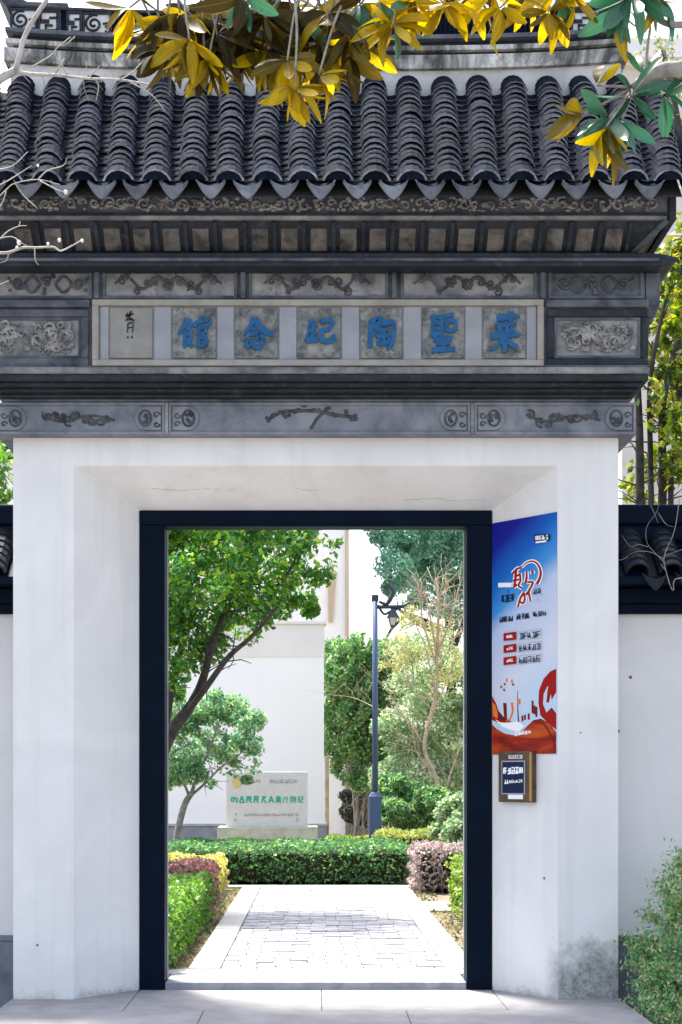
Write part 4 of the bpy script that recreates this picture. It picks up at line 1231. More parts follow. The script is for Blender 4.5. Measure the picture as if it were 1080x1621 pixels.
# ------------------------------------------------------------------ foliage helpers
def leaf_mesh(name, pts, size, pal, seed, mat, aspect=0.5, up=0.35, droop=0.0, outward=None, jitter=0.35):
    """pts Nx3 leaf positions -> one mesh of folded leaf quads with a colour per leaf"""
    g = np.random.default_rng(seed)
    n = len(pts)
    t = g.normal(size=(n, 3)); t[:, 2] -= droop; t /= np.linalg.norm(t, axis=1)[:, None]
    nr = g.normal(size=(n, 3)); nr[:, 2] += up*2
    if outward is not None: nr += outward*0.35
    b = np.cross(nr, t); b /= np.linalg.norm(b, axis=1)[:, None]+1e-9
    nn = np.cross(t, b)
    L = size*(1+g.uniform(-jitter, jitter, n))[:, None]; Wd = L*aspect*0.5
    p0 = pts-t*L*0.5; p2 = pts+t*L*0.5
    fold = nn*Wd*0.35
    p1 = pts+b*Wd+fold-t*L*0.06; p3 = pts-b*Wd+fold-t*L*0.06
    v = np.stack([p0, p1, p2, p3], 1).reshape(-1, 3)
    me = bpy.data.meshes.new(name)
    me.vertices.add(n*4); me.vertices.foreach_set('co', v.astype(np.float32).ravel())
    me.loops.add(n*4); me.loops.foreach_set('vertex_index', np.arange(n*4, dtype=np.int32))
    me.polygons.add(n); me.polygons.foreach_set('loop_start', np.arange(0, n*4, 4, dtype=np.int32))
    me.polygons.foreach_set('loop_total', np.full(n, 4, dtype=np.int32))
    me.update(calc_edges=True)
    pal = np.array(pal); ci = g.integers(0, len(pal), n)
    c = pal[ci]*(1+g.uniform(-0.3, 0.3, n))[:, None]
    c = np.clip(np.concatenate([c, np.ones((n, 1))], 1), 0, 1)
    at = me.color_attributes.new('Col', 'FLOAT_COLOR', 'CORNER')
    at.data.foreach_set('color', np.repeat(c, 4, 0).astype(np.float32).ravel())
    me.materials.append(mat)
    me.validate()
    return me
def ellipsoid_pts(g, c, r, n, shell=0.55):
    d = g.normal(size=(n, 3)); d /= np.linalg.norm(d, axis=1)[:, None]
    rad = shell+(1-shell)*g.random(n); rad = np.where(g.random(n) < 0.25, g.random(n), rad)
    return np.array(c)+d*rad[:, None]*np.array(r), d
def clump_points(clumps, per, seed, sub=9, subr=0.33):
    """clumps [(centre, radii)], each filled with smaller uneven sub-clumps"""
    g = np.random.default_rng(seed); P_, O_ = [], []
    for (c, r) in clumps:
        d = g.normal(size=(sub, 3)); d /= np.linalg.norm(d, axis=1)[:, None]
        cs = np.array(c)+d*np.array(r)*(0.35+0.6*g.random((sub, 1)))
        for q in cs:
            k = subr*(0.6+0.8*g.random())
            p, o = ellipsoid_pts(g, q, np.array(r)*k*np.array([1.15, 1.15, 0.75]), max(3, int(per/sub)), 0.3)
            P_.append(p); O_.append(o)
    return np.concatenate(P_), np.concatenate(O_)
def lacy_points(clumps, per, seed, wave=0.33, thr=-0.25, grow=1.1):
    g = np.random.default_rng(seed)
    K = g.normal(size=(6, 3)); K /= np.linalg.norm(K, axis=1)[:, None]
    K *= (2*math.pi/wave)*g.uniform(0.55, 1.5, (6, 1)); ph = g.uniform(0, 6.28, 6)
    P_, O_ = [], []
    vol = np.mean([r[0]*r[1]*r[2] for c, r in clumps])
    for (c, r) in clumps:
        n = int(per*min(2.5, max(0.25, (r[0]*r[1]*r[2]/vol)**0.75))*1.9)
        d = g.normal(size=(n, 3)); d /= np.linalg.norm(d, axis=1)[:, None]
        rad = g.random(n)**0.42*grow
        p = np.array(c)+d*rad[:, None]*np.array(r)
        f = np.sin(p@K.T+ph).sum(1)/1.7-0.55*np.maximum(rad-0.75, 0)*3
        k = f+g.normal(0, 0.35, n) > thr
        P_.append(p[k]); O_.append(d[k])
    return np.concatenate(P_), np.concatenate(O_)
def add_crown(t, pts, out, size, pal, seed, mat, name='crown', **kw):
    me = leaf_mesh(name, pts-np.array(WL(t)), size, pal, seed, mat, outward=out, **kw)
    o = bpy.data.objects.new(name, me); link(o, t); return o
def hedge(x0, x1, y0, y1, z1, n, size, pal, label, seed, z0=0.03, mat='leaf', taper=0.0):
    t = thing('hedge', ((x0+x1)/2, (y0+y1)/2, z0), label, 'hedge', 'clipped hedges around the paved path')
    mb = MB(); i = 0.07
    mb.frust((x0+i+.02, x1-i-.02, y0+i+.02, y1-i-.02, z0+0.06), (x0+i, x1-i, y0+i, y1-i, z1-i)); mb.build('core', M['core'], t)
    mb = MB(); q = x0+0.12
    while q < x1-0.05:
        w = y0+0.12
        while w < y1-0.05:
            mb.tube([(q, w, z0-0.02), (q+rnd.uniform(-.06, .06), w+rnd.uniform(-.06, .06), z0+0.22)], 0.012, 5)
            w += 0.25
        q += 0.22
    mb.build('stems', M['bark_grey'], t)['kind'] = 'stuff'
    g = np.random.default_rng(seed)
    lx, ly, lz = x1-x0, y1-y0, z1-z0
    ar = [lx*ly, lx*lz, lx*lz, ly*lz, ly*lz]; tot = sum(ar)
    P_, O_ = [], []
    for k, a in enumerate(ar):
        m = int(n*a/tot); u = g.random(m); v = g.random(m); dep = -abs(g.normal(0, 0.04, m))+0.025+0.02*np.sin(u*lx*9 if k < 3 else u*ly*9)+0.02*np.sin(v*17)
        zl = z0+0.05+v*(lz-0.05)
        if k == 0: p = np.stack([x0+u*lx, y0+v*ly, z1+dep], 1); o = [0, 0, 1]
        elif k == 1: p = np.stack([x0+u*lx, y0-dep, zl], 1); o = [0, -1, 0]
        elif k == 2: p = np.stack([x0+u*lx, y1+dep, zl], 1); o = [0, 1, 0]
        elif k == 3: p = np.stack([x0-dep, y0+u*ly, zl], 1); o = [-1, 0, 0]
        else: p = np.stack([x1+dep, y0+u*ly, zl], 1); o = [1, 0, 0]
        P_.append(p); O_.append(np.tile(o, (m, 1)))
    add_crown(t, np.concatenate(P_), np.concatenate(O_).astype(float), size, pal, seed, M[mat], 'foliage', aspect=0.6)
    return t
G_HEDGE = [(0.065, 0.18, 0.07), (0.09, 0.24, 0.075), (0.05, 0.145, 0.07), (0.18, 0.32, 0.11)]
G_BRIGHT = [(0.08, 0.22, 0.03), (0.13, 0.28, 0.04), (0.05, 0.16, 0.03), (0.2, 0.34, 0.08)]
YEL = [(0.42, 0.44, 0.10), (0.5, 0.5, 0.16), (0.3, 0.36, 0.08), (0.55, 0.5, 0.2)]
PUR = [(0.13, 0.06, 0.06), (0.2, 0.10, 0.09), (0.16, 0.09, 0.07), (0.26, 0.16, 0.13)]
PNK = [(0.36, 0.28, 0.28), (0.3, 0.235, 0.23), (0.45, 0.38, 0.35), (0.26, 0.22, 0.19)]
YG = [(0.28, 0.33, 0.08), (0.36, 0.4, 0.12), (0.2, 0.28, 0.06)]
hedge(-2.6, -1.10, 0.95, 5.35, 0.50, 15000, 0.05, G_BRIGHT, 'bright green clipped hedge alongside the path by the doorway', 1)
hedge(-3.0, -1.17, 5.6, 7.6, 0.50, 6000, 0.055, PUR, 'dark purple leaved hedge between the green and yellow hedges', 2)
hedge(-3.4, -1.20, 7.75, 9.5, 0.46, 6000, 0.06, YEL, 'pale yellow clipped hedge between the purple hedge and the long green hedge', 3)
hedge(-3.4, 1.28, 9.95, 12.6, 0.53, 17000, 0.06, G_HEDGE, 'long dark green clipped hedge across the end of the path', 4)
hedge(0.95, 2.9, 12.7, 14.2, 0.62, 4500, 0.07, YG, 'yellow green low hedge behind the long dark green hedge', 5)
hedge(1.27, 2.9, 8.7, 9.9, 0.60, 5000, 0.055, PNK, 'dusty pink hedge at the end of the path beyond the branch path', 6)
hedge(1.47, 2.9, 4.6, 6.1, 0.64, 5000, 0.055, G_BRIGHT+YG, 'yellowish green hedge beside the small branch path', 7)
hedge(0.2, 2.4, 15.6, 16.6, 0.42, 3500, 0.07, YG+G_BRIGHT, 'low light green hedge behind the lamp post', 8)
# ground cover tufts in the soil strips
g = np.random.default_rng(77)
pts = np.concatenate([np.stack([g.uniform(-1.12, -0.98, 500), g.uniform(1.2, 9.3, 500), 0.03+abs(g.normal(0, .018, 500))], 1),
                      np.stack([g.uniform(1.24, 1.5, 400), g.uniform(1.2, 9.0, 400), 0.03+abs(g.normal(0, .015, 400))], 1)])
o = bpy.data.objects.new('ground_cover', leaf_mesh('ground_cover', pts, 0.045, [(0.1, 0.16, 0.04), (0.2, 0.17, 0.09), (0.28, 0.21, 0.12), (0.05, 0.12, 0.03)], 5, M['leaf_dull'])); link(o)
tag(o, 'scattered small weeds and fallen leaves on the bare soil', 'ground cover', kind='stuff')

# ------------------------------------------------------------------ garden wall, building, monument, lamp
DW = 29.0
gx1 = PX(513, DW)
gw = thing('garden_wall', (-2.5, DW-10+0.2, 0.02), 'tall plain white garden wall with grey plinth behind the stone monument', 'wall')
mb = MB(); mb.box(-9, gx1, DW-10, DW-9.6, 0.02, PZ(1040, DW)); mb.build('wall_face', M['garden_white'], gw)
mb = MB(); mb.box(-9, gx1+0.01, DW-10.015, DW-9.59, PZ(1040, DW), PZ(988, DW)); mb.build('upper_band', M['coping_pale'], gw)
mb = MB(); mb.box(-9, gx1+0.05, DW-10.06, DW-9.56, PZ(988, DW), PZ(984, DW)); mb.build('coping', M['coping_pale'], gw)
mb = MB(); mb.box(-9, gx1+0.05, DW-10.05, DW-9.55, 0.0, PZ(1308, DW)); mb.build('plinth', M['step'], gw, 0.01)
mb = MB(); mb.box(-9, gx1+0.07, DW-10.07, DW-9.53, PZ(1308, DW), PZ(1304, DW)); mb.build('plinth_cap', M['kerb'], gw, 0.006)

DBd = 36.0
bx = PX(551, DBd)
bl = thing('white_building', (bx-4, DBd-10+3, 0.02), 'tall white rendered building rising behind the garden wall', 'building')
mb = MB(); mb.box(bx-9, bx, DBd-10, DBd-3, 0.02, 9.2); mb.build('wall_face', M['building'], bl)
mb = MB(); mb.prism([(bx-9.4, 9.2), (bx+0.4, 9.2), (bx-4.5, 11.5)], DBd-10.4, DBd-2.6); mb.build('roof', M['tile'], bl)
mb = MB(); mb.tube([(bx-0.02, DBd-10.08, 0.1), (bx-0.02, DBd-10.08, 9.1)], 0.045, 8); mb.build('downpipe', M['pipe'], bl)
mb = MB(); mb.prism([(PX(520, DBd), PZ(985, DBd)), (PX(527, DBd), PZ(985, DBd)), (PX(532, DBd), PZ(905, DBd)), (PX(519, DBd), PZ(905, DBd))], DBd-10.08, DBd-9.98); mb.build('brown_upright', M['pipe'], bl)  # unidentified brown upright, added as a tapered plate on the wall

# rear boundary wall behind the shrubs
DRW = 40.0
rw = thing('rear_wall', (5, DRW-9.85, 0.02), 'low pale grey rear wall behind the shrubs', 'wall')
mb = MB(); mb.box(bx+0.05, 12, DRW-10, DRW-9.7, 0.02, PZ(1196, DRW)); mb.build('wall_face', M['coping_pale'], rw)
mb = MB(); mb.box(bx+0.05, 12, DRW-10.06, DRW-9.64, 0.0, PZ(1288, DRW)); mb.build('plinth', M['step'], rw)
mb = MB(); mb.box(bx+0.05, 12, DRW-10.12, DRW-9.58, PZ(1196, DRW), PZ(1186, DRW)); mb.build('coping', M['brick_dark'], rw)
# wooden post at the wall corner
wp = MB(); wp.box(PX(514.5, 29.5), PX(521, 29.5), 19.45, 19.6, 0.02, PZ(1196, 29.5)); o = wp.build('wooden_post', M['bark_tan']); tag(o, 'weathered brown wooden post at the corner of the white garden wall', 'post')

# monument
DM = 25.0
mo = thing('stone_monument', (PX(423, DM), DM-10+0.2, 0.02), 'pale stone monument slab with green lettering on a mossy plinth', 'monument')
mb = MB(); mb.box(PX(345, DM), PX(503, DM), DM-10-0.12, DM-10+0.5, PZ(1329, DM), PZ(1309, DM)); mb.build('plinth', M['stone_plinth'], mo, 0.01)
mb = MB(); mb.box(PX(350, DM), PX(499, DM), DM-10-0.02, DM-10+0.4, 0.02, PZ(1329, DM)); mb.build('shadow_gap_block', M['brick_dark'], mo)  # set-back block, its dark colour paints the shadow gap below the plinth
mb = MB(); mb.box(PX(358, DM), PX(487, DM), DM-10, DM-10+0.3, PZ(1309, DM), PZ(1222, DM)); slab = mb.build('slab', M['stone_slab'], mo, 0.008)
YM = DM-10
def mconv(px, py): return (PX(px, DM), PZ(py, DM))
LY[0] = YM-0.004
GL = [ # ten green characters, drawn as they read in the photograph
 [[(0, .2), (.4, .2), (.4, .8), (0, .8), (0, .2)], [(.6, .1), (.5, .5)], [(.55, .3), (1, .3), (.95, .9), (.75, .95)], [(.6, .6), (.75, .6)]],
 [[(.5, 0), (.1, .95), (.95, .95)], [(.5, 0), (.95, .95)], [(.35, .55), (.7, .55)]],
 [[(.1, 1), (.15, .1), (.8, .1), (.8, .55), (.15, .55)], [(.15, .3), (.8, .3)], [(.5, .55), (.95, 1)]],
 [[(.15, 0), (.15, 1)], [(.15, .05), (.8, .05), (.8, .5), (.15, .5)], [(.4, .5), (.9, 1)], [(.45, .2), (.45, .4)]],
 [[(.15, .1), (.9, .1)], [(.5, .1), (.1, 1)], [(.4, .45), (.95, 1)], [(.3, .3), (.75, .3)]],
 [[(.5, 0), (.1, 1)], [(.5, 0), (.95, 1)], [(.25, .65), (.8, .65)], [(.4, .3), (.6, .3)]],
 [[(.2, .1), (.8, .1), (.8, .5), (.2, .5), (.2, .1)], [(.2, .3), (.8, .3)], [(.05, .72), (.95, .72)], [(.5, .5), (.5, 1)], [(.2, .72), (.1, 1)], [(.8, .72), (.95, 1)]],
 [[(.3, .05), (.05, 1)], [(.3, .3), (.55, .3)], [(.7, 0), (.7, 1)], [(.7, .4), (.95, .4)]],
 [[(.1, .05), (.1, 1)], [(.1, .05), (.5, .05), (.5, 1)], [(.1, .35), (.5, .35)], [(.1, .65), (.5, .65)], [(.75, .1), (.75, .7)], [(.95, 0), (.95, 1)]],
 [[(.1, .2), (.4, .1), (.1, .5), (.4, .5)], [(.25, .5), (.25, 1)], [(.5, .1), (.95, .1), (.9, .5), (.5, .5), (.5, .9), (.95, .95)]]]
mb = MB()
for i, ch in enumerate(GL):
    mb = MB()
    x0 = 366.5+i*11.6; x1 = x0+9.4
    lw = 2.2 if i < 7 else 1.5
    for st in ch:
        for a, c in zip(st[:-1], st[1:]):
            flatstroke(mb, [(x0+(x1-x0)*a[0], 1260.5+10.5*a[1]), (x0+(x1-x0)*c[0], 1260.5+10.5*c[1])], lw, lw, mconv, 1)
    mb.build('character', M['green_ink'], slab)
mb = MB()
glyphs(mb, 386, 412, 1237, 1237, 4.5, 4, 71, mconv, 0.8); glyphs(mb, 427, 471, 1237, 1237, 5, 6, 72, mconv, 0.8)
glyphs(mb, 371, 375, 1289.5, 1289.5, 3, 1, 73, mconv, 0.6); glyphs(mb, 386, 473, 1290, 1290, 3.5, 14, 74, mconv, 0.6); glyphs(mb, 371, 375, 1298, 1298, 3, 1, 75, mconv, 0.6); glyphs(mb, 469, 474, 1298, 1298, 4, 1, 76, mconv, 0.8)
mb.build('small_lettering', M['grey_ink'], slab)
mb = MB(); flatpoly(mb, [(375+7*math.cos(a), 1238+9*math.sin(a)) for a in [i*2*math.pi/14 for i in range(14)]], mconv); mb.build('round_emblem', M['yellow_mark'], slab)

# lamp post
DL = 24.0
lx = PX(594, DL); ly = DL-10
lp = thing('lamp_post', (lx, ly, 0.02), 'slender dark blue lamp post with square base and scrolled lantern bracket', 'lamp post')
mb = MB(); w = 0.098; mb.box(lx-w, lx+w, ly-w, ly+w, 0.0, PZ(1262, DL)); mb.build('base', M['lamp'], lp, 0.01)
mb = MB(); mb.frust((lx-w-0.012, lx+w+0.012, ly-w-0.012, ly+w+0.012, PZ(1262, DL)), (lx-0.055, lx+0.055, ly-0.055, ly+0.055, PZ(1254, DL))); mb.build('collar', M['lamp'], lp, 0.006)
mb = MB(); mb.tube([(lx, ly, PZ(1255, DL)), (lx, ly, PZ(944, DL))], [0.048, 0.042], 12); mb.build('pole', M['lamp'], lp)
mb = MB(); mb.box(lx-0.055, lx+0.055, ly-0.055, ly+0.055, PZ(952, DL), PZ(942, DL)); mb.build('cap', M['lamp_dark'], lp, 0.008)
ar = MB()
def LP(px, py): return (PX(px, DL), ly, PZ(py, DL))
ar.tube([LP(594, 961), LP(612, 961), LP(640, 960)], 0.03, 6)
ar.tube(smooth_path([LP(600, 952), LP(612, 956), LP(620, 944), LP(622, 934), LP(612, 922)], 4), [0.02+0.02*math.sin(i/16*3.1) for i in range(17)], 6)
ar.tube(smooth_path([LP(598, 958), LP(608, 972), LP(618, 968), LP(630, 964), LP(648, 954)], 4), 0.02, 6)
ar.build('bracket', M['lamp_dark'], lp)
ln = MB()
cx, cz = PX(622, DL), 0
ln.frust((cx-0.035, cx+0.035, ly-0.035, ly+0.035, PZ(990, DL)), (cx-0.07, cx+0.07, ly-0.07, ly+0.07, PZ(978, DL))); ln.build('lantern', M['glass'], lp)
ln = MB()
ln.frust((cx-0.10, cx+0.10, ly-0.10, ly+0.10, PZ(978, DL)), (cx-0.03, cx+0.03, ly-0.03, ly+0.03, PZ(964, DL)))
for a in (-1, 1):
    for c in (-1, 1): ln.tube([(cx+a*0.035, ly+c*0.035, PZ(991, DL)), (cx+a*0.07, ly+c*0.07, PZ(977, DL))], 0.007, 5)
ln.box(cx-0.04, cx+0.04, ly-0.04, ly+0.04, PZ(993, DL), PZ(990, DL)); ln.build('lantern_frame', M['lamp_dark'], lp)

# ------------------------------------------------------------------ trees and shrubs
def twigs(mb, path_pts, n, L, r, rg, up=0.3):
    for k in range(n):
        i = rg.randrange(len(path_pts)//3, len(path_pts)); p = path_pts[i]
        d = Vector((rg.gauss(0, 1), rg.gauss(0, .8), rg.gauss(up, .7))).normalized()
        q = p+d*L*rg.uniform(.5, 1.1)
        m = (p+q)/2+Vector((rg.uniform(-.1, .1), rg.uniform(-.1, .1), rg.uniform(0, .1)))*L
        mb.tube([p, m, q], [r, r*.75, r*.4], 5)
# near leafy tree, left of the path
DT = 16.0
t = thing('leafy_tree', (PX(205, DT), DT-10, 0.02), 'leafy green tree leaning in over the purple hedge', 'tree')
mb = MB(); rg = random.Random(9)
def T(px, py, dd=0): return P(px, py, DT+dd)
paths = [limb(mb, [(PX(205, DT), DT-10, 0.0), T(225, 1300), T(262, 1178), T(300, 1120)], 0.10, 0.06, seg=8),
         limb(mb, [T(298, 1124), T(318, 1085), T(334, 1030), T(352, 975, .3)], 0.055, 0.03),
         limb(mb, [T(296, 1128), T(325, 1090, -.3), T(362, 1040, -.5), T(398, 1008, -.6), T(440, 960, -.7)], 0.04, 0.016),
         limb(mb, [T(256, 1190), T(272, 1090, .5), T(292, 1010, .8), T(330, 912, 1)], 0.05, 0.03),
         limb(mb, [T(330, 912, 1), T(372, 890, 1), T(405, 868, 1), T(445, 830, 1.1)], 0.032, 0.014),
         limb(mb, [T(352, 975, .3), T(400, 955, .2), T(450, 915, 0), T(475, 868, 0)], 0.026, 0.01),
         limb(mb, [T(240, 1240), T(235, 1050, 1), T(270, 920, 1.3), T(300, 840, 1.4)], 0.05, 0.015),
         limb(mb, [T(262, 1080, .6), T(290, 1050, .5), T(330, 1025, .2)], 0.02, 0.01)]
for p in paths[1:]: twigs(mb, p, 12, 0.4, 0.008, rg)
mb.build('trunk', M['bark'], t)
cl = []
g = np.random.default_rng(4)
for (px, py, r) in ((250, 860, .5), (300, 850, .45), (350, 850, .45), (400, 850, .42), (450, 850, .38), (495, 860, .28), (260, 930, .5), (310, 920, .42), (365, 915, .42), (420, 915, .38), (465, 915, .3), (505, 905, .2),
                    (260, 1000, .42), (310, 980, .38), (360, 975, .36), (405, 965, .28), (445, 955, .22), (480, 945, .16), (255, 1060, .3), (295, 1040, .26), (335, 1025, .22), (385, 1000, .2), (300, 780, .5), (400, 780, .5), (480, 800, .35), (220, 960, .6), (220, 820, .6), (270, 1095, .16), (520, 855, .14), (490, 965, .1)):
    cl.append((tuple(T(px, py, g.uniform(-.7, .9))), (r, r*1.1, r*.8)))
pts, out = lacy_points(cl, 900, 21, 0.42, -0.05)
add_crown(t, pts, out, 0.075, [(0.07, 0.22, 0.035), (0.12, 0.29, 0.035), (0.04, 0.15, 0.04), (0.22, 0.38, 0.05), (0.05, 0.19, 0.06)], 22, M['leaf'], aspect=0.55)

# small tree by the monument
DS = 22.9
t = thing('small_tree', (PX(274, DS), DS-10, 0.02), 'small grey green tree with slim pale trunk beside the monument', 'tree')
mb = MB()
def T2(px, py, dd=0): return P(px, py, DS+dd)
p0 = limb(mb, [(PX(274, DS), DS-10, 0.0), T2(281, 1320), T2(292, 1275), T2(304, 1255)], 0.06, 0.045, seg=8)
ps = [limb(mb, [T2(303, 1256), T2(312, 1230), T2(330, 1190), T2(345, 1150)], 0.03, 0.012), limb(mb, [T2(304, 1258), T2(325, 1240), T2(350, 1215), T2(385, 1190)], 0.024, 0.01), limb(mb, [T2(300, 1262), T2(288, 1230), T2(275, 1190)], 0.025, 0.01)]
for p in ps: twigs(mb, p, 14, 0.35, 0.008, rg)
mb.build('trunk', M['bark_grey'], t)
cl = [(tuple(T2(a, c, g.uniform(-.5, .6))), (r, r, r*.72)) for (a, c, r) in ((285, 1150, .35), (325, 1130, .35), (365, 1125, .35), (395, 1140, .26), (290, 1200, .35), (340, 1180, .38), (385, 1180, .32), (408, 1185, .16), (270, 1230, .28), (310, 1225, .25), (370, 1215, .24), (400, 1215, .18), (345, 1105, .2), (270, 1110, .3), (390, 1234, .1), (330, 1240, .12))]
pts, out = lacy_points(cl, 850, 31, 0.36, 0.0)
add_crown(t, pts, out, 0.075, [(0.2, 0.38, 0.2), (0.15, 0.34, 0.2), (0.3, 0.46, 0.22), (0.1, 0.27, 0.16), (0.42, 0.52, 0.28)], 32, M['leaf'], aspect=0.5)

# evergreen behind, upper right of the doorway
DE = 38.0
t = thing('evergreen_tree', (PX(690, DE), DE-10, 0.02), 'big dark blue green evergreen tree rising above the shrubs', 'tree')
mb = MB()
def T3(px, py, dd=0): return P(px, py, DE+dd)
p1_ = limb(mb, [(PX(715, DE), DE-9, 0.0), T3(715, 1150, 1), T3(712, 1000, 1), T3(700, 880, 1), T3(690, 760, 1)], 0.16, 0.08, seg=8)
p2_ = limb(mb, [T3(712, 1010, 1), T3(660, 985), T3(632, 965)], 0.1, 0.04); p3_ = limb(mb, [T3(714, 1040, 1), T3(735, 985), T3(770, 930)], 0.09, 0.04)
limb(mb, [T3(712, 1000, 1), T3(650, 975), T3(625, 990), T3(612, 1010)], 0.07, 0.03)
twigs(mb, p2_, 10, 0.7, 0.02, rg); twigs(mb, p3_, 10, 0.7, 0.02, rg); mb.build('trunk', M['bark'], t)
cl = [(tuple(T3(a, c, g.uniform(-1.2, 1.2))), (r, r, r*.8)) for (a, c, r) in ((600, 830, .45), (630, 850, .75), (680, 850, .85), (730, 850, .85), (780, 850, .9), (620, 895, .55), (665, 905, .8), (715, 910, .8), (765, 910, .9), (622, 930, .32), (655, 945, .45), (700, 955, .5), (745, 950, .7), (600, 780, .8), (680, 770, 1.1), (760, 770, 1.1), (640, 720, 1), (730, 700, 1.2), (800, 960, .8), (735, 985, .45), (605, 850, .35), (690, 880, .7), (660, 870, .7), (710, 930, .6), (690, 830, .8), (640, 920, .4))]
pts, out = lacy_points(cl, 1900, 41, 0.8, -0.3, 1.0)
add_crown(t, pts, out, 0.12, [(0.19, 0.4, 0.32), (0.24, 0.46, 0.35), (0.15, 0.34, 0.28), (0.33, 0.53, 0.38)], 42, M['leaf'], aspect=0.45)

def shrub(name, D, clumps, size, pal, label, seed, per=700, mat='leaf', stems=7, aspect=0.5, sub=11, group=None, bark='bark_grey', cat='shrub'):
    xs = [PX(a, D) for a, c, r in clumps]
    cx = sum(xs)/len(xs)
    t = thing(name, (cx, D-10, 0.02), label, cat, group)
    rg = random.Random(seed); mb = MB()
    for k in range(stems):
        a, c, r = rg.choice(clumps)
        q = P(a, c, D)+Vector((0, rg.uniform(-.3, .3), 0))
        b0 = Vector((cx+rg.uniform(-.25, .25), D-10+rg.uniform(-.2, .2), 0.0))
        pp = limb(mb, [b0, (b0+q)/2+Vector((rg.uniform(-.15, .15), 0, .1)), q], 0.028, 0.01)
        twigs(mb, pp, 5, 0.35, 0.007, rg)
    mb.build('stems', M[bark], t)
    g = np.random.default_rng(seed)
    cl = [(tuple(P(a, c, D+g.uniform(-.5, .5))), (r, r, r*.8)) for a, c, r in clumps]
    pts, out = lacy_points(cl, int(per*2.0), seed, 0.45, -0.35)
    k = pts[:, 2] > 0.03
    add_crown(t, pts[k], out[k], size, pal, seed+1, M[mat], 'foliage', aspect=aspect)
    return t
DKG = [(0.09, 0.24, 0.11), (0.12, 0.3, 0.12), (0.06, 0.18, 0.1), (0.24, 0.38, 0.13), (0.3, 0.42, 0.16)]
PALE = [(0.34, 0.46, 0.25), (0.44, 0.52, 0.31), (0.22, 0.37, 0.19), (0.5, 0.54, 0.37), (0.16, 0.31, 0.17)]
shrub('large_shrub', 31.0, [(530, 1030, .35), (560, 1030, .45), (540, 1075, .5), (575, 1080, .5), (530, 1130, .45), (565, 1130, .5), (590, 1100, .5), (535, 1180, .45), (570, 1180, .5), (600, 1160, .5), (545, 1215, .3), (600, 1210, .45), (620, 1040, .5), (615, 1090, .5), (530, 1055, .35), (522, 1100, .35), (585, 1240, .35), (560, 1235, .25), (600, 1050, .45)], 0.09,
      DKG+[(0.14, 0.24, 0.06)], 'dense dark green shrub behind the lamp post pole', 51, 800)
shrub('pale_shrub', 28.0, [(650, 1030, .4), (690, 1060, .45), (725, 1060, .45), (640, 1090, .4), (680, 1120, .5), (725, 1120, .5), (650, 1160, .45), (700, 1180, .5), (735, 1190, .4), (635, 1200, .4), (670, 1230, .4), (720, 1230, .4), (760, 1150, .6), (760, 1080, .6), (650, 1255, .3), (700, 1020, .35), (665, 1070, .4), (620, 1150, .4), (700, 1255, .4), (735, 1260, .4), (610, 1230, .35)], 0.075,
      PALE, 'tall pale grey green shrub behind the bare tan tree', 53, 700)
shrub('dark_leaf_shrub', 25.6, [(625, 1245, .28), (655, 1260, .3), (685, 1265, .3), (620, 1285, .28), (650, 1295, .3), (685, 1300, .3), (605, 1300, .2)], 0.085, DKG, 'low dark glossy shrub at the foot of the lamp post', 55, 700)
shrub('light_shrub', 20.5, [(715, 1285, .24), (745, 1280, .3), (705, 1315, .22), (735, 1320, .3), (765, 1310, .3), (725, 1345, .2)], 0.07, PALE+[(0.12, 0.24, 0.08)], 'rounded light green shrub behind the dusty pink hedge', 57, 800)
shrub('russet_shrub', 24.6, [(612, 1318, .10), (603, 1322, .08), (620, 1325, .08)], 0.05, [(0.3, 0.14, 0.08), (0.35, 0.2, 0.1)], 'tiny russet leaved bush beside the lamp post base', 59, 200, stems=3)
shrub('dark_bush', 33.0, [(560, 1285, .3), (575, 1295, .3), (548, 1262, .2), (585, 1270, .3)], 0.08, [(0.06, 0.08, 0.05), (0.12, 0.08, 0.07), (0.04, 0.08, 0.05)], 'shadowy dark bush in front of the grey rear wall', 61, 500)

# bare tan pruned tree
DB = 26.8
t = thing('bare_tree', (PX(702, DB), DB-10, 0.02), 'bare tan tree with many upright pruned branches', 'tree')
mb = MB(); rg = random.Random(31)
def T4(px, py, dd=0): return P(px, py, DB+dd)
limb(mb, [(PX(702, DB), DB-10, 0.0), T4(698, 1270), T4(688, 1225), T4(672, 1180), T4(690, 1100), T4(692, 1030)], 0.04, 0.03, seg=8)
for (q, r) in (([(692, 1030), (694, 980), (693, 915)], .06), ([(690, 1040), (712, 985), (728, 925)], .04), ([(690, 1050), (670, 985), (662, 925)], .035), ([(692, 1040), (680, 970), (672, 935)], .035), ([(690, 1060), (720, 1010), (738, 960)], .03),
               ([(690, 1100), (672, 1020), (645, 965)], .026), ([(690, 1130), (640, 1080), (606, 1032)], .022), ([(688, 1110), (650, 1090), (625, 1020)], .02), ([(694, 1040), (704, 960), (706, 905)], .025), ([(690, 1120), (715, 1060), (735, 1000)], .022),
               ([(700, 1272), (712, 1230), (733, 1170)], .03), ([(690, 1230), (660, 1190), (652, 1150)], .025), ([(672, 1180), (640, 1135), (605, 1125), (560, 1105), (520, 1100)], .02), ([(640, 1135), (625, 1110), (598, 1075)], .014)):
    pp = limb(mb, [T4(a, c, rg.uniform(-.4, .3)*(i > 0)) for i, (a, c) in enumerate(q)], r*.62, r*.25)
    twigs(mb, pp, 22, 0.55, r*.16, rg, 1.1)
mb.build('trunk', M['bark_tan'], t)
pts, out = clump_points([(tuple(T4(a, c, rg.uniform(-.3, .3))), (r, r, r)) for a, c, r in ((640, 1010, .35), (660, 1040, .4), (700, 1080, .4), (625, 1050, .3), (730, 1050, .3), (690, 1000, .35), (650, 980, .25))], 420, 71, 10, .5)
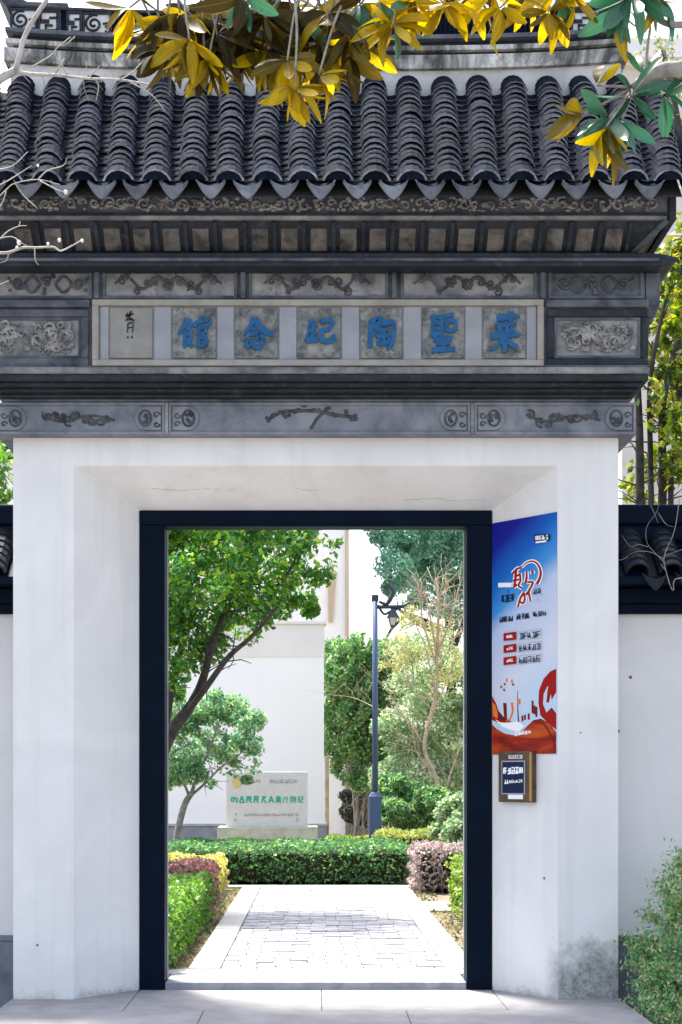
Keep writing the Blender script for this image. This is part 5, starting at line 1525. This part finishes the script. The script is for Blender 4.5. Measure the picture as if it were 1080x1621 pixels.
add_crown(t, pts, out, 0.06, [(0.42, 0.44, 0.18), (0.3, 0.38, 0.14), (0.48, 0.43, 0.24)], 72, M['leaf'], 'sparse_leaves', aspect=0.35)

# trees behind the right boundary wall
DY = 13.2
YG2 = [(0.14, 0.24, 0.02), (0.28, 0.34, 0.03), (0.07, 0.14, 0.02), (0.42, 0.4, 0.06), (0.04, 0.09, 0.02)]
def wall_tree(cx_px, D, clumps, stems, label, seed, pal, per, size=0.085):
    t = thing('broadleaf_tree', (PX(cx_px, D), D-10, -0.16), label, 'tree')
    mb = MB(); rg = random.Random(seed)
    for q, r in stems:
        b0 = P(q[0][0], q[0][1], D); b0.z = -0.17
        pp = limb(mb, [b0]+[P(a, c, D+rg.uniform(-.1, .2)) for a, c in q], r, r*.5, seg=7)
        twigs(mb, pp, 12, 0.45, 0.008, rg)
    mb.build('trunk', M['bark'], t)
    g = np.random.default_rng(seed)
    cl = [(tuple(P(a, c, D+g.uniform(-.4, .6))), (r, r, r*.85)) for a, c, r in clumps]
    pts, out = lacy_points(cl, per, seed, 0.3, 0.1)
    add_crown(t, pts, out, size, pal, seed, M['leaf'], aspect=.55)
    return t
wall_tree(1050, DY, [(1040, 440, .22), (1080, 430, .3), (1065, 500, .26), (1035, 520, .2), (1095, 520, .3), (1060, 580, .26), (1090, 600, .3), (1030, 620, .16), (1065, 660, .22), (1100, 680, .3), (1000, 755, .16), (1045, 735, .18), (1080, 745, .25), (1015, 790, .16), (1130, 450, .4), (1130, 600, .4), (1130, 720, .4), (1110, 370, .3)],
          [([(1014, 900), (1013, 700), (1010, 560), (1035, 470)], .05), ([(1032, 900), (1030, 720), (1030, 600), (1052, 480)], .035), ([(1048, 900), (1050, 750), (1050, 640), (1075, 540)], .05), ([(1062, 900), (1066, 720), (1090, 560)], .035)],
          'yellow green leafy tree with several dark stems rising behind the boundary wall', 81, YG2, 420)
wall_tree(-40, DY+1, [(-10, 760, .35), (10, 720, .2), (-50, 720, .5), (0, 780, .25), (-60, 800, .5), (-100, 740, .5)], [([(-30, 900), (-30, 760), (-10, 700)], .05), ([(-50, 900), (-60, 700)], .04)], 'bright green tree showing beyond the boundary wall with the blue grey plinth', 83, [(0.06, 0.18, 0.03), (0.1, 0.25, 0.04), (0.2, 0.32, 0.08)], 420)

# distant pale building seen above the right tree
DF = 24.0
fb = thing('pale_building', (PX(1220, DF), DF-10+2, -0.16), 'pale stone building behind the gatehouse roof end', 'building')
mb = MB(); mb.box(PX(985, DF), PX(1450, DF), DF-10, DF-5, -0.16, 13.0); mb.build('wall_face', M['stonewall'], fb)
for k in range(7):
    zq = 8.0+k*0.75
    mb = MB(); mb.box(PX(984, DF), PX(1452, DF), DF-10.03, DF-9.98, zq, zq+0.05); mb.build('string_course', M['coping_pale'], fb)
mb = MB(); mb.box(PX(980, DF), PX(1456, DF), DF-10.3, DF-4.7, 13.0, 13.3); mb.build('cornice', M['coping_pale'], fb)
wall_tree(1062, 19.0, [(1045, 70, .3), (1075, 90, .35), (1010, 90, .2), (1100, 190, .5), (1060, 200, .25)], [([(1120, 700), (1110, 400), (1075, 200), (1050, 80)], .07)], 'sparse tree in front of the pale stone building', 85, [(0.14, 0.18, 0.06), (0.2, 0.22, 0.1)], 110, 0.07)

# feathery shrub at the right foot of the wall
t = thing('feathery_shrub', (2.5, -0.25, -0.16), 'feathery green and yellow shrub at the foot of the boundary wall beside the platform', 'shrub')
mb = MB(); rg = random.Random(91); frp = []; frd = []
for (px, py, D) in ((1075, 1350, 9.9), (1065, 1375, 9.85), (1045, 1400, 9.9), (1080, 1420, 9.7), (1060, 1440, 9.75), (1030, 1450, 9.9), (1000, 1490, 9.95), (1020, 1485, 9.8), (1050, 1490, 9.6), (1085, 1480, 9.5), (1000, 1520, 9.85), (1035, 1530, 9.6), (1070, 1540, 9.5), (1020, 1560, 9.65), (1055, 1580, 9.5), (1085, 1590, 9.4), (1030, 1600, 9.45), (1060, 1615, 9.3), (1110, 1400, 9.7), (1120, 1500, 9.6), (1110, 1570, 9.4), (1012, 1585, 9.6), (1140, 1440, 9.8)):
    tip = P(px, py, D); base = Vector((2.62+rg.uniform(-.15, .25), -0.2+rg.uniform(-.15, .15), -0.14))
    mid = base.lerp(tip, 0.55)+Vector((0, 0, 0.08))
    limb(mb, [base, mid, tip], 0.012, 0.004, n=4, seg=5)
    for k in range(60):
        q = mid.lerp(tip, rg.random()**0.7*1.06)
        d = Vector((rg.gauss(0, 1), rg.gauss(0, 1), rg.gauss(0.1, .8))).normalized()
        L = rg.uniform(.06, .16)
        for j in range(9):
            f = (j+1)/9; side = Vector((rg.gauss(0, 1), rg.gauss(0, 1), rg.gauss(0, 1)))*0.016
            frp.append(q+d*L*f+side); frd.append(d)
mb.build('stems', M['bark_grey'], t)
frp = np.array(frp); k = frp[:, 2] > -0.15
add_crown(t, frp[k], np.array(frd)[k], 0.036, [(0.12, 0.36, 0.15), (0.2, 0.44, 0.18), (0.5, 0.56, 0.28), (0.09, 0.3, 0.14), (0.62, 0.6, 0.38), (0.4, 0.5, 0.22)], 93, M['leaf'], 'foliage', aspect=0.32)
# planting bed beside the platform
mb = MB(); mb.box(2.06, 7, -3, 0.29, -0.168, -0.14); struct('planting_bed', mb, M['soil'])

# bare climber twigs on the right hand coping
t = thing('bare_climber', (2.5, -0.02, -0.16), 'thin bare climbing twigs trailing over the dark tiled coping of the wall', 'climber')
mb = MB()
def C(px, py, D=9.99): return P(px, py, D)
mb.tube(smooth_path([Vector((3.1, 0.15, -0.17)), Vector((3.05, 0.1, 1.5)), Vector((2.9, 0.0, 2.7)), C(1078, 915, 9.95), C(1066, 935), C(1055, 905), C(1052, 880), C(1068, 840), C(1076, 790, 10.1)], 5), [0.0045-0.00005*i for i in range(41)], 5)
for q in ([(1055, 893), (1040, 878), (1025, 860), (1024, 835), (1040, 810), (1044, 795)], [(1026, 866), (1012, 862), (998, 865), (985, 848)], [(1052, 885), (1030, 874), (1010, 873), (995, 878)], [(1042, 812), (1055, 830), (1068, 834)], [(1030, 800), (1036, 812), (1042, 828)], [(995, 880), (985, 886), (978, 886)], [(1056, 905), (1050, 898), (1046, 892)], [(1080, 870), (1066, 875), (1054, 880)]):
    limb(mb, [C(a, c, 9.97+0.0015*(900-c)*(c < 900)) for a, c in q], 0.0024, 0.0012, n=4, seg=5)
mb.build('vine', M['bark_grey'], t)

# bare tree at the left of the gate
t = thing('winter_tree', (-3.1, -1.2, -0.16), 'bare grey branched winter tree with pale buds reaching across the roof end', 'tree')
mb = MB(); rg = random.Random(41); DN = 8.75
def B(px, py, dd=0): return P(px, py, DN+dd)
base = Vector((-3.1, -1.2, -0.18))
limb(mb, [base, Vector((-3.05, -1.2, 2.2)), Vector((-2.85, -1.22, 4.2)), B(-80, 190), B(-40, 150)], 0.11, 0.045, seg=8)
A1 = limb(mb, [B(-80, 190), B(-30, 142), B(0, 124), B(24, 112)], 0.035, 0.022, seg=7)
A2 = limb(mb, [B(24, 112), B(30, 90), B(40, 55), B(60, 20), B(76, -6), B(90, -60)], 0.017, 0.012, seg=7)
A3 = limb(mb, [B(22, 113), B(50, 117), B(90, 119), B(140, 124), B(190, 126), B(240, 134)], 0.012, 0.005)
for q in ([(50, 106), (80, 88), (92, 74), (112, 58)], [(88, 116), (102, 92)], [(140, 124), (158, 104)], [(66, 118), (70, 132), (69, 142)], [(110, 119), (96, 102), (84, 98)], [(190, 126), (210, 114), (222, 100)], [(-5, 128), (10, 118), (4, 96)], [(118, 58), (105, 70)], [(204, 128), (240, 150), (262, 176)], [(150, 124), (156, 136), (152, 160)]):
    limb(mb, [B(a, c, rg.uniform(-.05, .05)) for a, c in q], 0.005, 0.002, n=4, seg=5)
twigs(mb, A3, 12, 0.14, 0.0025, rg); twigs(mb, A1, 6, 0.2, 0.003, rg)
# lower spray of pale twigs
L1 = limb(mb, [Vector((-2.9, -1.22, 3.6)), B(-60, 420), B(-20, 402), B(12, 400), B(36, 392), B(58, 392), B(84, 391), B(96, 397), B(112, 390), B(128, 381)], 0.012, 0.0035, seg=5)
for q in ([(-30, 385), (0, 377), (20, 375), (35, 385), (48, 392)], [(0, 378), (14, 365), (30, 358), (42, 357)], [(30, 358), (32, 351)], [(55, 392), (56, 412), (62, 420)], [(14, 401), (10, 412), (0, 416)], [(-20, 300), (5, 290), (30, 275), (50, 262)], [(-20, 330), (10, 300), (24, 290), (60, 284), (95, 292)], [(10, 302), (4, 320), (-4, 332)], [(60, 284), (75, 270), (100, 262), (106, 250)], [(-10, 455), (14, 444)], [(60, 284), (90, 300), (104, 304)], [(24, 290), (40, 312), (60, 330)], [(-10, 270), (20, 262), (44, 240)]):
    limb(mb, [B(a, c, rg.uniform(-.04, .04)) for a, c in q], 0.0045, 0.002, n=4, seg=5)
mb.build('trunk', M['twig_pale'], t)
mb = MB()
for (a, c, r) in ((30, 384, .013), (27, 392, .01), (94, 380, .011), (130, 381, .01), (76, 386, .009), (104, 304, .012), (60, 262, .008)):
    mb.blob(B(a, c), (r, r, r*1.2), 7, 5)
mb.build('blossom', M['blossom'], t)

# ------------------------------------------------------------------ magnolia overhanging from the right
mag = thing('magnolia_tree', (3.4, -3.0, -0.16), 'magnolia tree overhanging the roof with large yellow and green leaves', 'tree')
DG = 7.05
def G_(px, py, dd=0): return P(px, py, DG+dd)
mb = MB(); rg = random.Random(51)
limb(mb, [(3.4, -3.0, -0.18), (3.35, -3.0, 2.0), (3.2, -3.0, 4.0), (3.0, -3.0, 5.4), (2.7, -3.0, 6.6)], 0.17, 0.08, seg=10)
limb(mb, [(3.05, -3.0, 5.1), G_(1180, 70), G_(1090, 108), G_(1050, 112), G_(1020, 128), G_(1000, 140)], 0.06, 0.022, seg=8)
top = [(2.85, -3.0, 5.9), G_(1050, -90), G_(850, -60), G_(650, -50), G_(480, -40), G_(330, -30), G_(240, -20)]
limb(mb, top, 0.06, 0.012, seg=8)
limb(mb, [G_(1180, 60), G_(1110, 40), G_(1060, 38), G_(1030, 20), G_(1005, -10)], 0.02, 0.01)
limb(mb, [G_(1030, 122), G_(1024, 90), G_(1030, 40)], 0.01, 0.006)
# clusters: px, py, depth, n leaves, palette weights, pointing angle (deg, 90 = down), spread, size
CL = [(205, 12, 0, 6, 'YYO', 110, 70, 1.0), (245, 40, .1, 7, 'YOG', 100, 80, 1), (285, 20, 0, 7, 'ODO', 90, 90, 1), (300, 62, -.1, 7, 'YYO', 100, 80, 1), (330, 92, 0, 7, 'YYO', 85, 60, .95), (340, 25, .15, 7, 'DOD', 90, 100, 1), (385, -8, -.1, 5, 'GGD', 90, 50, 1.05),
      (385, 50, .1, 8, 'DDO', 90, 100, 1), (420, 25, 0, 8, 'DOD', 90, 100, 1), (425, 78, .05, 8, 'DOY', 95, 80, 1), (455, 95, -.1, 8, 'YYO', 80, 110, 1), (466, 138, -.15, 10, 'YYY', 75, 110, 1.0), (505, 118, -.1, 6, 'YYY', 30, 70, .85), (470, 40, .15, 8, 'DDO', 90, 110, 1), (505, 65, .1, 8, 'DOY', 90, 90, 1),
      (520, 20, 0, 8, 'YOD', 90, 110, 1), (555, 45, 0, 6, 'ODY', 80, 80, .9), (570, 5, .1, 7, 'OYG', 90, 90, 1), (622, 38, -.05, 10, 'YYG', 80, 150, 1), (600, 0, 0, 6, 'YGY', 60, 70, 1), (655, -5, 0, 5, 'YOG', 90, 70, 1), (702, 5, -.05, 8, 'YYY', 90, 110, .95), (745, -8, .1, 6, 'YYO', 90, 80, .9),
      (792, 12, -.05, 8, 'YYY', 90, 110, .95), (835, -5, .1, 6, 'YYO', 80, 80, .9), (868, 18, -.05, 9, 'YYO', 90, 140, .95), (905, -8, 0, 5, 'YOG', 90, 60, .9), (1000, -8, -.1, 9, 'GGG', 95, 90, 1.1), (985, 10, 0, 5, 'GGO', 100, 60, 1), (1040, -5, 0, 5, 'GOO', 60, 60, 1),
      (965, 185, -.1, 9, 'GGG', 120, 110, 1.05), (960, 200, -.15, 8, 'OYY', 85, 60, 1.1), (1000, 150, -.05, 8, 'GGG', 40, 150, 1.05), (945, 135, 0, 2, 'YO', -75, 40, .95), (925, 180, 0, 4, 'OO', 175, 40, 1), (1018, 118, 0, 3, 'GG', -90, 50, .9), (1050, 150, 0, 5, 'GGG', 20, 80, 1), (985, 190, 0, 6, 'GGO', 90, 60, 1)]
for k in range(30):
    CL.insert(0, (rg.uniform(255, 575), rg.uniform(-15, 85), rg.uniform(0.0, .35), 7, rg.choice(('DDO', 'DOD', 'DDG', 'OOD', 'DOY')), rg.uniform(60, 120), 110, 1.0))
for k in range(8):
    CL.insert(0, (rg.uniform(590, 900), rg.uniform(-40, 0), rg.uniform(0, .2), 5, rg.choice(('YOD', 'OOY', 'YYO')), 90, 90, .95))
tw = []
for (px, py, dd, n, pal, ang, spr, sz) in CL[:68]:
    # hang each cluster from the limb above
    c = G_(px, py, dd)
    top_y = -45
    a = G_(px+rg.uniform(-40, 60), top_y, 0)
    limb(mb, [a, (a+c)/2+Vector((rg.uniform(-.03, .03), 0, 0)), c], 0.008, 0.005, n=4, seg=5)
for (px, py, dd, n, pal, ang, spr, sz) in CL[68:]:
    c = G_(px, py, dd); a = G_(1004, 138, 0)
    limb(mb, [a, (a+c)/2, c], 0.009, 0.005, n=4, seg=5)
mb.build('trunk', M['bark_grey'], mag)
def mag_leaf(w, curl, mat, name='leaf'):
    n = 7; vs = []; L = 0.2
    for i in range(n+1):
        t_ = i/n
        ww = w*(math.sin(math.pi*min(1, t_**1.25*0.97+0.01)))**0.72+0.002
        x = L*t_; zc_ = -curl*t_*t_*L
        for s in (-1, 0, 1):
            vs.append((x, s*ww, zc_+(0.22*ww if s else 0)))
    fs = []
    for i in range(n):
        for j in (0, 1):
            a = i*3+j; fs.append((a, a+3, a+4, a+1))
    m_ = MB(); m_.add(vs, fs, True); return m_.mesh(name, mat)
M['mag_Y'] = mat_leaf('leaf_yellow', 0.42, 0.68, False, (0.38, 0.29, 0.006))
M['mag_O'] = mat_leaf('leaf_olive', 0.45, 0.45, False, (0.12, 0.092, 0.006))
M['mag_D'] = mat_leaf('leaf_brown', 0.5, 0.3, False, (0.032, 0.024, 0.005), spec=0.15)
M['mag_G'] = mat_leaf('leaf_green', 0.28, 0.25, False, (0.03, 0.115, 0.06), spec=0.6)
mml = {k: [mag_leaf(w, c, M['mag_'+k]) for w, c in ((0.032, .25), (0.038, .55), (0.029, .05), (0.035, -.25), (0.036, .8))] for k in 'YODG'}
for (px, py, dd, n, pal, ang, spr, sz) in CL:
    c = G_(px, py, dd)
    n = int(n*1.3)
    for i in range(n):
        a = R(ang+spr*(-1+2*(i+0.5)/n)+rg.uniform(-12, 12))
        d = Vector((math.cos(a), rg.uniform(-.8, .5), -math.sin(a)-0.15)).normalized()
        k = rg.choice(pal)
        o = bpy.data.objects.new('leaf', rg.choice(mml[k]))
        o.location = c+d*0.012-Vector(mag.location)
        # x axis along d; normal roughly towards the viewer / up
        nz = Vector((rg.gauss(0, .7), -0.5+rg.gauss(0, .6), 0.45+rg.gauss(0, .5)))
        yv = nz.cross(d).normalized(); zv = d.cross(yv)
        o.rotation_mode = 'QUATERNION'
        o.rotation_quaternion = Matrix((d, yv, zv)).transposed().to_quaternion()
        s = sz*rg.uniform(.62, 1.0); o.scale = (s, s*rg.uniform(.8, 1.1), s)
        link(o, mag)
